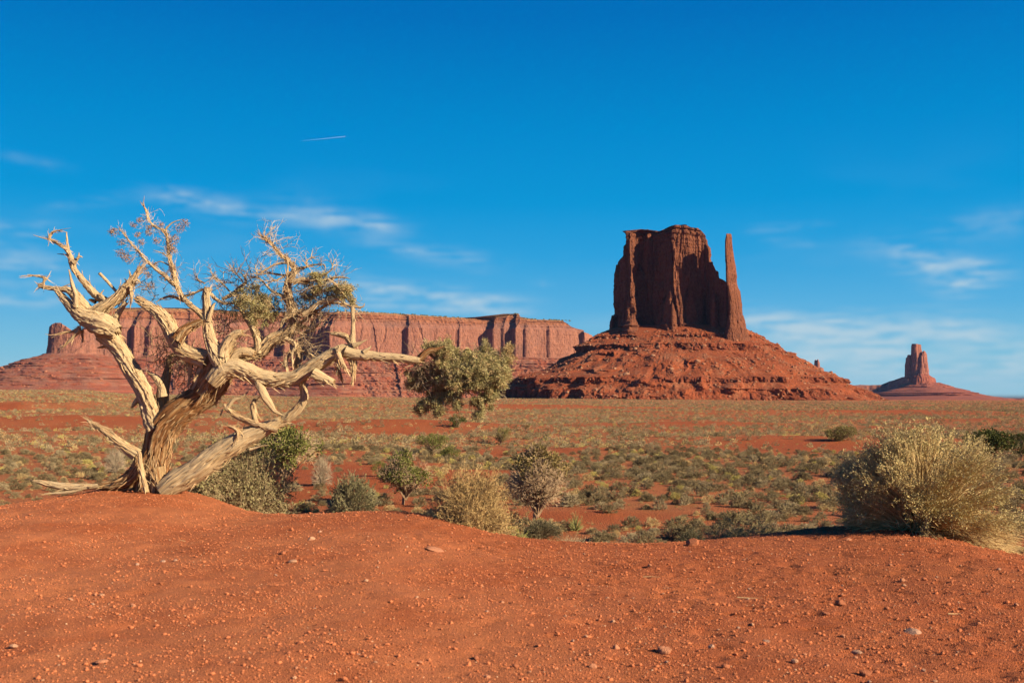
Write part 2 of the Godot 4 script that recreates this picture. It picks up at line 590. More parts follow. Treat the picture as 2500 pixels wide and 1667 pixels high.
		var L0 := ramp([[797, 150], [803, 172], [846, 250], [892, 312], [924, 385], [978, 452], [994, 462]], py)
		var R0 := ramp([[797, 128], [803, 154], [846, 228], [892, 297], [924, 362], [978, 480], [994, 520]], py)
		var down := ss(800.0, 850.0, py)
		var y := ph(py, D + 10.0)
		for deg in ths:
			var th := deg_to_rad(deg)
			# ledges come and go along the slope: where they fade the face lies back as scree
			var on := ss(-0.35, 0.05, n3(cos(th) * 2.2 + 4.0, py / 55.0, sin(th) * 2.2))
			on = maxf(on, ss(0.35, 0.75, -cos(th)) * ss(940.0, 955.0, py))
			on = maxf(on, exp(-pow((py - 853.0) / 9.0, 2.0)) * ss(0.25, -0.1, cos(th)))
			var Lh := lerpf(L0, L, on)
			var Rh := lerpf(R0, R, on)
			var led := led0 * on
			var rx := (Rh + Lh) * 0.5 + cos(th) * (Rh - Lh) * 0.5
			var deep := lerpf(0.46, 0.86, ss(797.0, 900.0, py)) if sin(th) > 0.0 else 0.86
			var q := Vector2(cos(th), sin(th) * deep) * rx * mpp
			q.y += 0.24 * q.x * (1.0 - ss(800.0, 880.0, py)) * maxf(0.0, sin(th))
			var w := Vector3(C.x + q.x, y, C.z + q.y)
			var g := nr.get_noise_2d(th * 5.0 + 0.25 * n3(w.x / 40.0, w.y / 40.0, w.z / 40.0), w.y / 150.0 + 4.0)
			var side := ss(800, 830, py) * (1.0 - 0.5 * ss(950, 985, py))
			var o := side * (7.0 * (g * ss(-0.35, 0.3, n3(w.x / 90.0, 8.0, w.z / 90.0))) + 9.0 * n3(w.x / 62.0, w.y / 75.0, w.z / 62.0) + 1.5 * ss(-0.2, 0.4, n3(w.x / 70.0, 6.0, w.z / 70.0)) * nr.get_noise_2d(th * 17.0 + 0.7 * n3(w.x / 45.0, w.y / 30.0, w.z / 45.0), w.y / 70.0)) + down * (1.8 * n3(w.x / 13.0, w.y / 13.0, w.z / 13.0) + 1.1 * n3(w.x / 5.0, w.y / 5.0, w.z / 5.0))
			o += led * (4.0 * nb.get_noise_3d(w.x / 13.0, w.y / 60.0, w.z / 13.0) + 2.0 * n3(w.x / 9.0, w.y / 40.0, w.z / 9.0) - 3.0 * joint(w.x / 13.0, w.y / 60.0, w.z / 13.0))
			o += 11.0 * ss(0.15, 0.55, n3(w.x / 75.0, w.y / 300.0 + 3.0, w.z / 75.0)) * ss(840, 870, py)
			# the little heap under the spire
			o += 16.0 * exp(-pow((deg - 40.0) / 9.0, 2.0)) * (1.0 - ss(797, 830, py)) * 0.6
			w.x += cos(th) * o
			w.z += sin(th) * o
			pp.append(w)
			var kk := 0.5 + 0.5 * n3(w.x / 45.0, w.y / 60.0, w.z / 45.0)
			var f := 0.5 + 0.5 * n3(w.x / 7.0, w.y / 7.0, w.z / 7.0)
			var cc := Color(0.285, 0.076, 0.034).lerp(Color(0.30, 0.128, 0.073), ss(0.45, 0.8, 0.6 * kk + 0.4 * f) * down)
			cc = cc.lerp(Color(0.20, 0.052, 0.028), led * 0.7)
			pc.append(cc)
	mb = MB.new()
	var tnu := ths.size()
	mb.grid(pp, tnu, trows, false, pc)
	put.call("scree_slope", mb, M.talus, "broad red scree cone with dark ledges below the butte")
	# boulders: the largest singly, the rest as one
	var big := rock_mesh(3, 0.5)
	var bigs := [rock_mesh(4, 0.5), rock_mesh(5, 0.45), rock_mesh(6, 0.5), big]
	rng.seed = 77
	var cols := [Color(0.30, 0.115, 0.062), Color(0.32, 0.145, 0.085), Color(0.25, 0.076, 0.038), Color(0.35, 0.185, 0.115)]
	var bm := []
	for cc in cols:
		var m2 := tinted("boulder", T.rock, Vector3.ONE * 0.2, T.rock_h, 30.0)
		m2.vertex_color_use_as_albedo = false
		m2.albedo_color = cc.linear_to_srgb()
		bm.append(m2)
	var spots := []
	var tries := 0
	while spots.size() < 7600 and tries < 60000:
		tries += 1
		var j := rng.randi_range(8, trows - 12)
		var i := rng.randi_range(40, 980)
		var w := pp[j * tnu + i]
		if n3(w.x / 40.0, w.y / 60.0, w.z / 40.0) + rnd(-0.5, 0.5) > 0.0:
			spots.append(w)
	var made := 0
	var xf := [[], [], [], []]
	var xc := [[], [], [], []]
	for w in spots:
		var b := Basis(Vector3(rnd(-1, 1), rnd(-1, 1), rnd(-1, 1)).normalized(), rnd(0, TAU))
		var size := 0.5 + 1.9 * pow(rng.randf(), 4.5)
		var q := rng.randi_range(0, 3)
		if made < 90 and w.z > C.z + 30.0 and absf(w.x - C.x) < 260.0 and size > 1.5:
			size *= rnd(1.2, 1.9)
			var o := obj("boulder", bigs[q], bm[q])
			o.transform = Transform3D(b.scaled(Vector3(size * rnd(0.8, 1.5), size * rnd(0.7, 1.0), size)), w + Vector3(0, size * 0.1, 0))
			tag(o, "large pale red boulder lying on the scree cone below the butte", "boulder", "large boulders on the scree cone")
			made += 1
		else:
			xf[q].append(Transform3D(b.scaled(Vector3(size * rnd(0.7, 1.4), size * rnd(0.6, 1.0), size)), w - root.position))
			var kk := rnd(0.7, 1.1)
			xc[q].append(Color(cols[q].r * kk, cols[q].g * kk, cols[q].b * kk))
	M.rubble = tinted("rubble", T.rock, Vector3.ONE * 0.2, null, 0)
	for q in 4:
		many("rubble", rock_mesh(20 + q, 0.5, 1), M.rubble, xf[q], xc[q], root)

func rock_mesh(seed_: int, rough: float, depth := 2) -> ArrayMesh:   # an angular stone, radius about 1
	var f := FastNoiseLite.new()
	f.seed = seed_
	f.frequency = 1.0
	var g := RandomNumberGenerator.new()
	g.seed = seed_ * 31
	var planes := []
	for k in 11:
		var d := Vector3(g.randf_range(-1, 1), g.randf_range(-1, 1), g.randf_range(-1, 1)).normalized()
		planes.append([d, g.randf_range(0.62, 0.95)])
	var sph := SphereMesh.new()
	sph.radial_segments = 8 * depth
	sph.rings = 5 * depth
	var a := sph.get_mesh_arrays()
	var vs: PackedVector3Array = a[Mesh.ARRAY_VERTEX]
	var mb := MB.new()
	for p in vs:
		var d := p.normalized()
		var r := 1.0
		for q in planes:
			var e: float = d.dot(q[0])
			if e > 0.05:
				r = minf(r, q[1] / e)
		r *= 1.0 + 0.18 * rough * f.get_noise_3dv(d * 2.0)
		mb.v.append(d * r)
		mb.c.append(Color(1, 1, 1))
	mb.ix = a[Mesh.ARRAY_INDEX]
	return mb.mesh()

# ------------------------------------------------------------------ the long mesa on the left
func make_mesa() -> void:
	var D := 3500.0
	var top := [[100, 800], [116, 800], [121, 794], [128, 789], [146, 788], [150, 803], [153, 797], [158, 795], [161, 806], [174, 809], [185, 802], [196, 780], [210, 764], [235, 752], [300, 748], [440, 749], [540, 754], [660, 757], [860, 757], [1000, 761], [1060, 764], [1150, 767], [1180, 766], [1190, 764], [1222, 760], [1228, 757], [1264, 757], [1268, 767], [1290, 770], [1400, 772], [1406, 778], [1420, 788], [1432, 796], [1446, 812]]
	# the cliff line: face recedes gently to the right, stepping out at each buttress
	var steps := [[210, 10, 14], [322, 6, 30], [358, 12, 20], [455, 7, 14], [640, 12, 34], [690, 9, 40], [716, 7, 22], [764, 13, 60], [790, 6, 28], [802, 8, 34], [992, 9, 24], [1120, 5, 8], [1196, 20, 50], [1226, 5, 10], [1254, 10, 40], [1281, 7, 10], [1338, 4, 8], [1424, 8, 20]]
	var total := 0.0
	for q in steps:
		total += q[2]
	var zline := func(px: float) -> float:
		var z := 190.0 - (px - 115.0) / 1330.0 * (total + 330.0)
		for q in steps:
			z += q[2] * ss(q[0] - q[1] * 0.5, q[0] + q[1] * 0.5, px)
		return z
	var plan := []
	var px := 206.0
	while px <= 1426.0:
		plan.append([px, zline.call(px)])
		px += 4.0
	plan.append_array([[1436, zline.call(1426.0) - 30.0], [1443, zline.call(1426.0) - 90.0], [1440, -420.0], [1400, -900.0], [1100, -1100.0], [600, -1000.0], [300, -500.0], [215, -80.0], [200, 60.0], [200, 120.0]])
	var mesa_col := func(w: Vector3, py: float, lv: float, ppx: float) -> Color:
		var k := 0.5 + 0.5 * n3(w.x / 50.0, w.y / 200.0, w.z / 50.0)
		var f := 0.5 + 0.5 * n3(w.x / 11.0, w.y / 110.0, w.z / 11.0)
		var b := 0.5 + 0.5 * n3(3.0, w.y / 9.0, w.x / 500.0)
		var big := 0.5 + 0.5 * n3(w.x / 130.0, w.y / 160.0, 60.0)
		var wall := Color(0.30, 0.138, 0.098).lerp(Color(0.235, 0.098, 0.070), k)
		wall = wall.lerp(Color(0.165, 0.085, 0.07), 0.75 * ss(0.52, 0.72, 0.3 * f + 0.7 * big))
		var band := Color(0.22, 0.078, 0.045).lerp(Color(0.31, 0.135, 0.075), b)
		var cap := Color(0.36, 0.20, 0.105).lerp(Color(0.22, 0.105, 0.052), f)
		var scree := Color(0.235, 0.068, 0.04).lerp(Color(0.235, 0.108, 0.078), ss(0.35, 0.65, 0.5 * k + 0.5 * f))
		var c := wall
		c = c.lerp(band, 1.0 - ss(2.6, 3.2, 9.0 - lv) if lv > 5.5 else 0.0)
		if lv > 6.7:
			c = band.lerp(cap, ss(6.7, 7.4, lv + 0.5 * (f - 0.5)))
		if lv < 4.0:
			c = scree.lerp(band, 0.5 * ss(0.55, 0.7, b)).lerp(wall, ss(3.6, 4.0, lv))
		return c
	var disp := func(w: Vector3, nn: Vector2, py: float, lv: float, ppx: float) -> float:
		var o := 0.0
		if lv >= 4.0:
			var bed := n3(1.0, w.y / 6.0, w.x / 700.0)
			var upper := ss(5.2, 6.2, lv)
			o = (2.5 * n3(w.x / 80.0, w.y / 260.0, w.z / 80.0) + 2.2 * nb.get_noise_3d(w.x / 90.0, w.y / 220.0, w.z / 90.0) + 0.8 * nb.get_noise_3d(w.x / 13.0, w.y / 50.0, w.z / 13.0) + 1.0 * n3(w.x / 7.0, w.y / 20.0, w.z / 7.0)) * (1.0 - 0.3 * upper) + bed * (0.6 + 8.0 * upper) - 3.0 * crack(w.x / 160.0, w.y / 500.0, w.z / 160.0) * (1.0 - upper)
			o += upper * 5.0 * n3(w.x / 16.0, w.y / 20.0, w.z / 16.0)
		else:
			o = 16.0 * nr.get_noise_2d(w.x / 150.0, w.z / 300.0) + 14.0 * n3(w.x / 45.0, w.y / 30.0, w.z / 45.0) + 7.0 * n3(w.x / 14.0, w.y / 9.0, w.z / 14.0)
			o *= 1.0 - 0.7 * ss(3.0, 4.0, lv)
			o += 11.0 * n3(1.0, w.y / 7.0, w.x / 900.0)
		return o
	var mb := MB.new()
	rock(mb, plan, D, [[0, 992, 330, 8], [0, 965, 250, 24], [0, 930, 165, 26], [0, 885, 55, 10], [0, 868, 6, 44], [0.2, 808, 1, 14], [0.50, 808, -22, 16], [0.86, 800, -54, 10], [1.0, 800, -75, 3]], top, 3.6, disp, mesa_col, 70.0)
	# the lower wall and knob at its left end
	var spur := [[108, 800], [117, 797], [122, 792], [129, 788], [145, 788], [148, 792], [150, 803], [152, 798], [157, 795], [160, 799], [162, 807], [176, 809], [190, 806], [240, 800]]
	rock(mb, [[117, 140], [121, 176], [140, 192], [170, 196], [205, 180], [236, 150], [230, 60], [160, 50], [124, 90]], D, [[0, 992, 400, 8], [0, 965, 330, 24], [0, 930, 230, 30], [0, 884, 100, 14], [0, 862, 5, 30], [1.0, 862, -2, 2]], spur, 3.6, func(w, nn, py, lv, ppx): return disp.call(w, nn, py, minf(lv, 4.6), ppx), func(w, py, lv, ppx): return mesa_col.call(w, py, minf(lv, 5.0), ppx), 50.0)
	mb.smooth = false
	var o := obj("mesa", mb.mesh(), M.mesa)
	tag(o, "long flat-topped red mesa with sheer cliffs behind the dead tree", "mesa", "", "structure")
	# shrubs dotted along the rim
	rng.seed = 5
	var xf := []
	for k in 260:
		var ppx := rnd(560, 1392)
		var dep: float = D - zline.call(ppx) + rnd(74, 92)
		xf.append(Transform3D(Basis().scaled(Vector3(rnd(1.5, 4.0), rnd(1.2, 3.2), rnd(1.5, 4.0))), Vector3((ppx - 1250.0) / F * dep, ph(ramp(top, ppx), minf(dep, D)) + 0.3, -dep)))
	tag(many("rim_scrub", rock_mesh(50, 0.6, 1), mat("far scrub", Color(0.07, 0.08, 0.04)), xf, []), "dark scrub dotted along the far mesa rim", "scrub")
	# fallen blocks on its scree
	var xf2 := []
	var xc2 := []
	var hi := ph(892, D)
	var lo := ph(972, D)
	while xf2.size() < 3600:
		var w := mb.v[rng.randi_range(0, mb.v.size() - 1)]
		if w.y > hi or w.y < lo or n3(w.x / 120.0, 2.0, w.z / 120.0) + rnd(-0.4, 0.4) < -0.05:
			continue
		var size := 1.0 + 5.0 * pow(rng.randf(), 5.0)
		xf2.append(Transform3D(Basis(ball().normalized(), rnd(0, TAU)).scaled(Vector3(size * 1.3, size * 0.9, size)), w + Vector3(rnd(-4, 4), 0, rnd(-2, 2))))
		xc2.append(Color(0.27, 0.115, 0.072).lerp(Color(0.20, 0.07, 0.042), rng.randf()))
	tag(many("mesa_rubble", rock_mesh(51, 0.6, 1), M.leafless, xf2, xc2), "fallen blocks scattered on the scree below the long mesa", "rubble")

# ------------------------------------------------------------------ the two far buttes on the right
func far_col(w: Vector3, py: float, lv: float, px: float) -> Color:
	var k := 0.5 + 0.5 * n3(w.x / 40.0, w.y / 160.0, w.z / 40.0)
	var b := 0.5 + 0.5 * n3(2.0, w.y / 9.0, 1.0)
	return Color(0.32, 0.13, 0.088).lerp(Color(0.21, 0.08, 0.06), clampf(0.6 * k + 0.4 * b, 0, 1))

func far_scree(w: Vector3, py: float, lv: float, px: float) -> Color:
	var k := 0.5 + 0.5 * n3(w.x / 60.0, w.y / 60.0, w.z / 60.0)
	return Color(0.27, 0.085, 0.055).lerp(Color(0.20, 0.065, 0.046), k)

func oval(cx: float, cz: float, rx: float, rz: float, k := 12) -> Array:
	var a := []
	for i in k:
		a.append([cx + cos(TAU * i / k) * rx, cz + sin(TAU * i / k) * rz])
	return a

func make_far() -> void:
	var D := 6000.0
	var disp := func(w: Vector3, nn: Vector2, py: float, lv: float, px: float) -> float:
		return 7.0 * n3(w.x / 30.0, w.y / 300.0, w.z / 30.0) + 3.0 * n3(w.x / 12.0, w.y / 70.0, w.z / 12.0) + 2.0 * n3(1.0, w.y / 12.0, 4.0) - 4.0 * crack(w.x / 40.0, w.y / 400.0, w.z / 40.0)
	var sdisp := func(w: Vector3, nn: Vector2, py: float, lv: float, px: float) -> float:
		return 34.0 * n3(w.x / 110.0, w.y / 130.0, w.z / 110.0) + 18.0 * n3(w.x / 34.0, w.y / 22.0, w.z / 34.0) + 16.0 * n3(1.0, w.y / 8.0, 9.0)
	var root := base("tower_butte", at(2240, 978, D))
	tag(root, "distant castle-like sandstone tower on a scree cone at the far right", "butte", "", "structure")
	var put := func(called: String, mb: MB, m: Material, r: Node3D) -> void:
		mb.smooth = false
		for i in mb.v.size():
			mb.v[i] -= r.position
		obj(called, mb.mesh(), m, r)
	for q in [[2238, 10, 12.2, 44, [[2224, 840], [2230, 839], [2242, 839.5], [2249, 841]], 3], [2221, -10, 7.5, 36, [[2212, 874], [2215, 872], [2217, 866], [2226, 866], [2229, 868]], 2], [2255, 26, 8.0, 36, [[2248, 864], [2253, 858], [2257, 856], [2261, 858], [2264, 866]], 4], [2250, 36, 10, 30, [[2240, 880], [2250, 868], [2262, 878]], 5]]:
		var mb := MB.new()
		rock(mb, oval(q[0], q[1], q[2], q[3]), D, [[0, 925, 12, 3], [0, 912, 9, 26], [1.0, 880, -1, 2]], q[4], 4.0, disp, far_col, 20.0)
		put.call("tower", mb, M.mesa, root)
	var mb2 := MB.new()
	rock(mb2, oval(2250, 30, 31, 95, 14), D, [[0, 952, 20, 4], [0, 940, 10, 12], [1.0, 920, -8, 3]], [[2222, 922], [2230, 916], [2244, 912], [2268, 913], [2280, 922]], 5.0, disp, far_scree, 30.0)
	put.call("plinth", mb2, M.mesa, root)
	mb2 = MB.new()
	rock(mb2, oval(2255, 0, 40, 100, 16), D, [[0, 996, 600, 5], [0, 977, 400, 12], [0, 966, 245, 12], [0, 959, 225, 8], [0, 944, 80, 12], [0, 934, 12, 5], [1.0, 932, -10, 2]], [[2200, 934], [2300, 934]], 8.0, sdisp, far_scree, 80.0)
	put.call("scree_slope", mb2, M.mesa, root)
	# low dark ridge behind it to the left
	mb2 = MB.new()
	rock(mb2, [[2040, -700], [2120, -640], [2180, -560], [2222, -400], [2230, -900], [2150, -1100], [2050, -1000]], D, [[0, 985, 260, 5], [0, 958, 30, 14], [1.0, 940, -10, 3]], [[2040, 944], [2078, 938], [2092, 937], [2100, 936], [2120, 937], [2168, 936], [2172, 926], [2196, 922], [2200, 917], [2230, 912]], 8.0, disp, far_col, 60.0)
	tag(obj("ridge", mb2.mesh(), M.mesa), "low dark ridge in shadow between the two far buttes", "ridge", "", "structure")
	# far right: slopes running out to the plain
	mb2 = MB.new()
	rock(mb2, [[2270, 60], [2330, 130], [2400, 130], [2470, 60], [2560, 40], [2640, -200], [2400, -300], [2270, -200]], D, [[0, 996, 300, 5], [0, 975, 60, 10], [1.0, 965, -20, 3]], [[2260, 950], [2310, 946], [2345, 956], [2380, 959], [2420, 967], [2445, 972], [2490, 976], [2640, 977]], 8.0, sdisp, far_scree, 60.0)
	tag(obj("foothill", mb2.mesh(), M.mesa), "low red slope running right from the far tower butte", "hill", "", "structure")
	# the small twin spire
	D = 6600.0
	var r2 := base("spire_butte", at(1996, 978, D))
	tag(r2, "tiny distant twin-pronged rock spire behind the butte's right slope", "butte", "", "structure")
	for q in [[1992.0, 0, 3.8, 16, [[1988, 880], [1992, 877], [1995, 882]], 930], [1997.5, 12, 4.6, 16, [[1994, 879], [1998, 876], [2001, 884]], 930], [2004.0, 6, 6.6, 20, [[1998, 897], [2004, 896], [2009, 899]], 935]]:
		var mb := MB.new()
		rock(mb, oval(q[0], q[1], q[2], q[3], 10), D, [[0, q[5], 9, 4], [0, q[5] - 18, 4, 14], [1.0, 890, -3, 2]], q[4], 3.0, func(w, nn, py, lv, px): return 0.4 * disp.call(w, nn, py, lv, px), far_col, 12.0)
		put.call("tower", mb, M.mesa, r2)
	mb2 = MB.new()
	rock(mb2, oval(1998, 0, 14, 40, 10), D, [[0, 990, 220, 5], [0, 930, 60, 8], [1.0, 925, -20, 2]], [[1980, 918], [2000, 912], [2016, 920]], 6.0, disp, far_scree, 40.0)
	put.call("scree_slope", mb2, M.mesa, r2)

# ------------------------------------------------------------------ the dead juniper
const TD := 14.7
const CROP := {1: [50.0, 480.0, 3.92], 2: [450.0, 560.0, 3.563], 3: [50.0, 850.0, 3.36], 4: [980.0, 800.0, 6.533]}
var tree: Node3D
var PALE := Color(0.51, 0.392, 0.25)
var TAN := Color(0.40, 0.27, 0.145)
var BROWN := Color(0.25, 0.115, 0.05)

func sk(crop: int, q: Array, dz: float) -> Array:           # [point, radius]
	var k: Array = CROP[crop]
	var px: float = k[0] + q[0] / k[2]
	var py: float = k[1] + q[1] / k[2]
	var dd: float = dz + (q[3] if q.size() > 3 else 0.0)
	return [at(px, py, TD - dd), q[2] / k[2] * 0.5 * (TD - dd) / F]

# A gnarled limb: a tube with twisted flutes, splits and lumps. Returns its centreline as [point, direction, radius].
func limb(mb: MB, crop: int, list: Array, dz := 0.0, brown := 0.0, rough := 1.0, twist := 0.8, pointed := false) -> Array:
	var P := []
	var R := []
	for q in list:
		var e := sk(crop, q, dz)
		P.append(e[0])
		R.append(e[1] * 0.88)
	var rmax: float = R.max()
	var pts := []
	var rad := []
	for k in P.size() - 1:
		var len_: float = P[k].distance_to(P[k + 1])
		var st := maxi(2, int(len_ / clampf(minf(R[k], R[k + 1]) * 0.5, 0.010, 0.028)))
		for j in st:
			pts.append(cm(P, k, float(j) / st))
			rad.append(maxf(0.002, cm(R, k, float(j) / st)))
	pts.append(P[-1])
	rad.append(R[-1])
	var seed_ := rnd(0, 90)
	# small kinks so that nothing runs dead straight
	for i in pts.size():
		var a: Vector3 = pts[i]
		var w: float = minf(rmax, 0.05) * 0.6 * ss(0, 6, i)
		pts[i] = a + Vector3(n3(seed_, a.y * 1.1, a.x * 1.1), n3(a.x * 1.1, seed_, a.y * 1.1), n3(a.y * 1.1, a.x * 1.1, seed_)) * w
	var nu := clampi(int(TAU * rmax / 0.013), 7, 64) + 1
	var circ := maxf(1.0, roundf(TAU * rmax * 10.0)) / 10.0
	var p := PackedVector3Array()
	var c := PackedColorArray()
	var uvs := PackedVector2Array()
	var line := []
	var side := Vector3(0, 0, 1)
	var s := 0.0
	var n_ := pts.size()
	var fl := 2.0 if rmax > 0.12 else 1.35
	for i in n_:
		var t: Vector3 = (pts[mini(i + 1, n_ - 1)] - pts[maxi(i - 1, 0)]).normalized()
		side = (side - t * side.dot(t)).normalized()
		var up := t.cross(side)
		if i > 0:
			s += pts[i].distance_to(pts[i - 1])
		line.append([pts[i], t, rad[i]])
		var tw := twist * s / maxf(rmax, 0.05) * 0.16
		var lump: float = 1.0 + 0.13 * rough * n3(s * 0.9, seed_, 3.0)
		for j in nu:
			var th := TAU * (j % (nu - 1)) / (nu - 1)
			var ca := cos(th + tw)
			var sa := sin(th + tw)
			var g := n3(ca * fl + seed_, sa * fl, s * 0.7)
			var h := n3(ca * fl * 3.2, sa * fl * 3.2 + seed_, s * 0.4)
			var f := n3(ca * fl * 8.0, sa * fl * 8.0, s * 0.8 + seed_)
			var cut := 1.0 - ss(0.02, 0.2, absf(h + 0.3 * f))
			var o: float = rad[i] * lump * (1.0 + rough * (0.22 * g + 0.10 * h + 0.05 * f - 0.13 * cut))
			p.append(pts[i] + (side * cos(th) + up * sin(th)) * o)
			uvs.append(Vector2(circ * float(j) / (nu - 1) + tw * circ / TAU, s))
			var b := clampf(brown + 0.75 * n3(ca * fl * 1.3, sa * fl * 1.3 + 9.0, s * 0.8 + seed_) * (0.35 + brown) * 1.6, 0, 1)
			var col := PALE.lerp(TAN, ss(0.0, 0.55, b + 0.35 * h)).lerp(BROWN, ss(0.5, 1.0, b + 0.3 * f))
			col = col.lerp(BROWN, 0.42 * cut * (0.4 + brown))
			c.append(col)
	# broken or pointed end
	var endp: Vector3 = pts[-1]
	var et: Vector3 = line[-1][1]
	var rows := n_
	for f in ([1.0] if pointed else [0.72, 0.05]):
		rows += 1
		for j in nu:
			var q: Vector3 = p[(n_ - 1) * nu + j]
			var jag: float = rad[-1] * (0.9 if f > 0.5 else 0.1) * (0.5 + 0.9 * n3(j % (nu - 1) * 2.3, seed_, 1.0))
			p.append(endp + et * rad[-1] * 1.5 if pointed else endp.lerp(q, f) + et * jag)
			uvs.append(Vector2(circ * float(j) / (nu - 1), s + 0.05))
			c.append(TAN.lerp(BROWN, 0.4))
	mb.grid(p, nu, rows, true, c, uvs)
	return line

func shreds(mb: MB, line: Array, count: int, length: float, brown: float) -> void:   # loose fibres and bark strips along a limb
	for k in count:
		var i := rng.randi_range(0, line.size() - 1)
		var q: Array = line[i]
		var t: Vector3 = q[1]
		var o := t.cross(Vector3(rnd(-1, 1), rnd(-1, 1), rnd(-0.2, 1))).normalized()
		var a: Vector3 = q[0] + o * q[2] * 0.94
		var L := length * rnd(0.4, 1.2)
		var dir := (t * (1.0 if rng.randf() < 0.5 else -1.0) + o * rnd(0.02, 0.35) + Vector3(0, -rnd(0.0, 0.3), 0)).normalized()
		var w := rnd(0.003, 0.009)
		var col := PALE.lerp(TAN, rng.randf()).lerp(BROWN, brown * rng.randf())
		var m := a + dir * L * 0.55 + o * rnd(0.0, 0.012)
		mb.thin(a, m, w, w * 0.8, col, col)
		mb.thin(m, m + (dir + o * rnd(-0.3, 0.5) + ball() * 0.2).normalized() * L * 0.5, w * 0.8, 0.0015, col, col)

func twig(mb: MB, p: Vector3, d: Vector3, L: float, r: float, deep: int, col: Color, curl := 0.5, tips = null) -> void:
	var n_ := 4
	var q := p
	var dir := d.normalized()
	for k in n_:
		dir = (dir + ball() * curl * 0.55).normalized()
		var e := q + dir * L / n_
		mb.thin(q, e, r * (1.0 - 0.2 * k), r * (0.8 - 0.2 * k) + 0.0008, col, col)
		if deep > 0 and rng.randf() < 0.85:
			twig(mb, e, dir + ball() * 1.1, L * rnd(0.35, 0.7), r * 0.6, deep - 1, col, curl, tips)
		q = e
	if tips != null and deep == 0:
		tips.append([q, dir])

func flat(mb: MB, called: String, m: Material, parent: Node, kind := "") -> MeshInstance3D:
	if parent != self:
		for i in mb.v.size():
			mb.v[i] -= parent.position
	var o := obj(called, mb.mesh(), m, parent)
	if kind != "":
		o.set_meta("kind", kind)
	return o

func sprig_mesh(seed_: int, leaves: int, len_: float, wid: float) -> ArrayMesh:   # a tuft of scale-leaved twigs, radius about 1
	rng.seed = seed_
	var mb := MB.new()
	for k in leaves:
		var d := (ball() + Vector3(0, 0.35, 0)).normalized()
		var b := d * rnd(0.15, 0.65)
		var s := d.cross(ball()).normalized() * wid
		mb.leaf(b, (d + ball() * 0.5) * len_, s, grey(rnd(0.75, 1.1)))
	return mb.mesh()

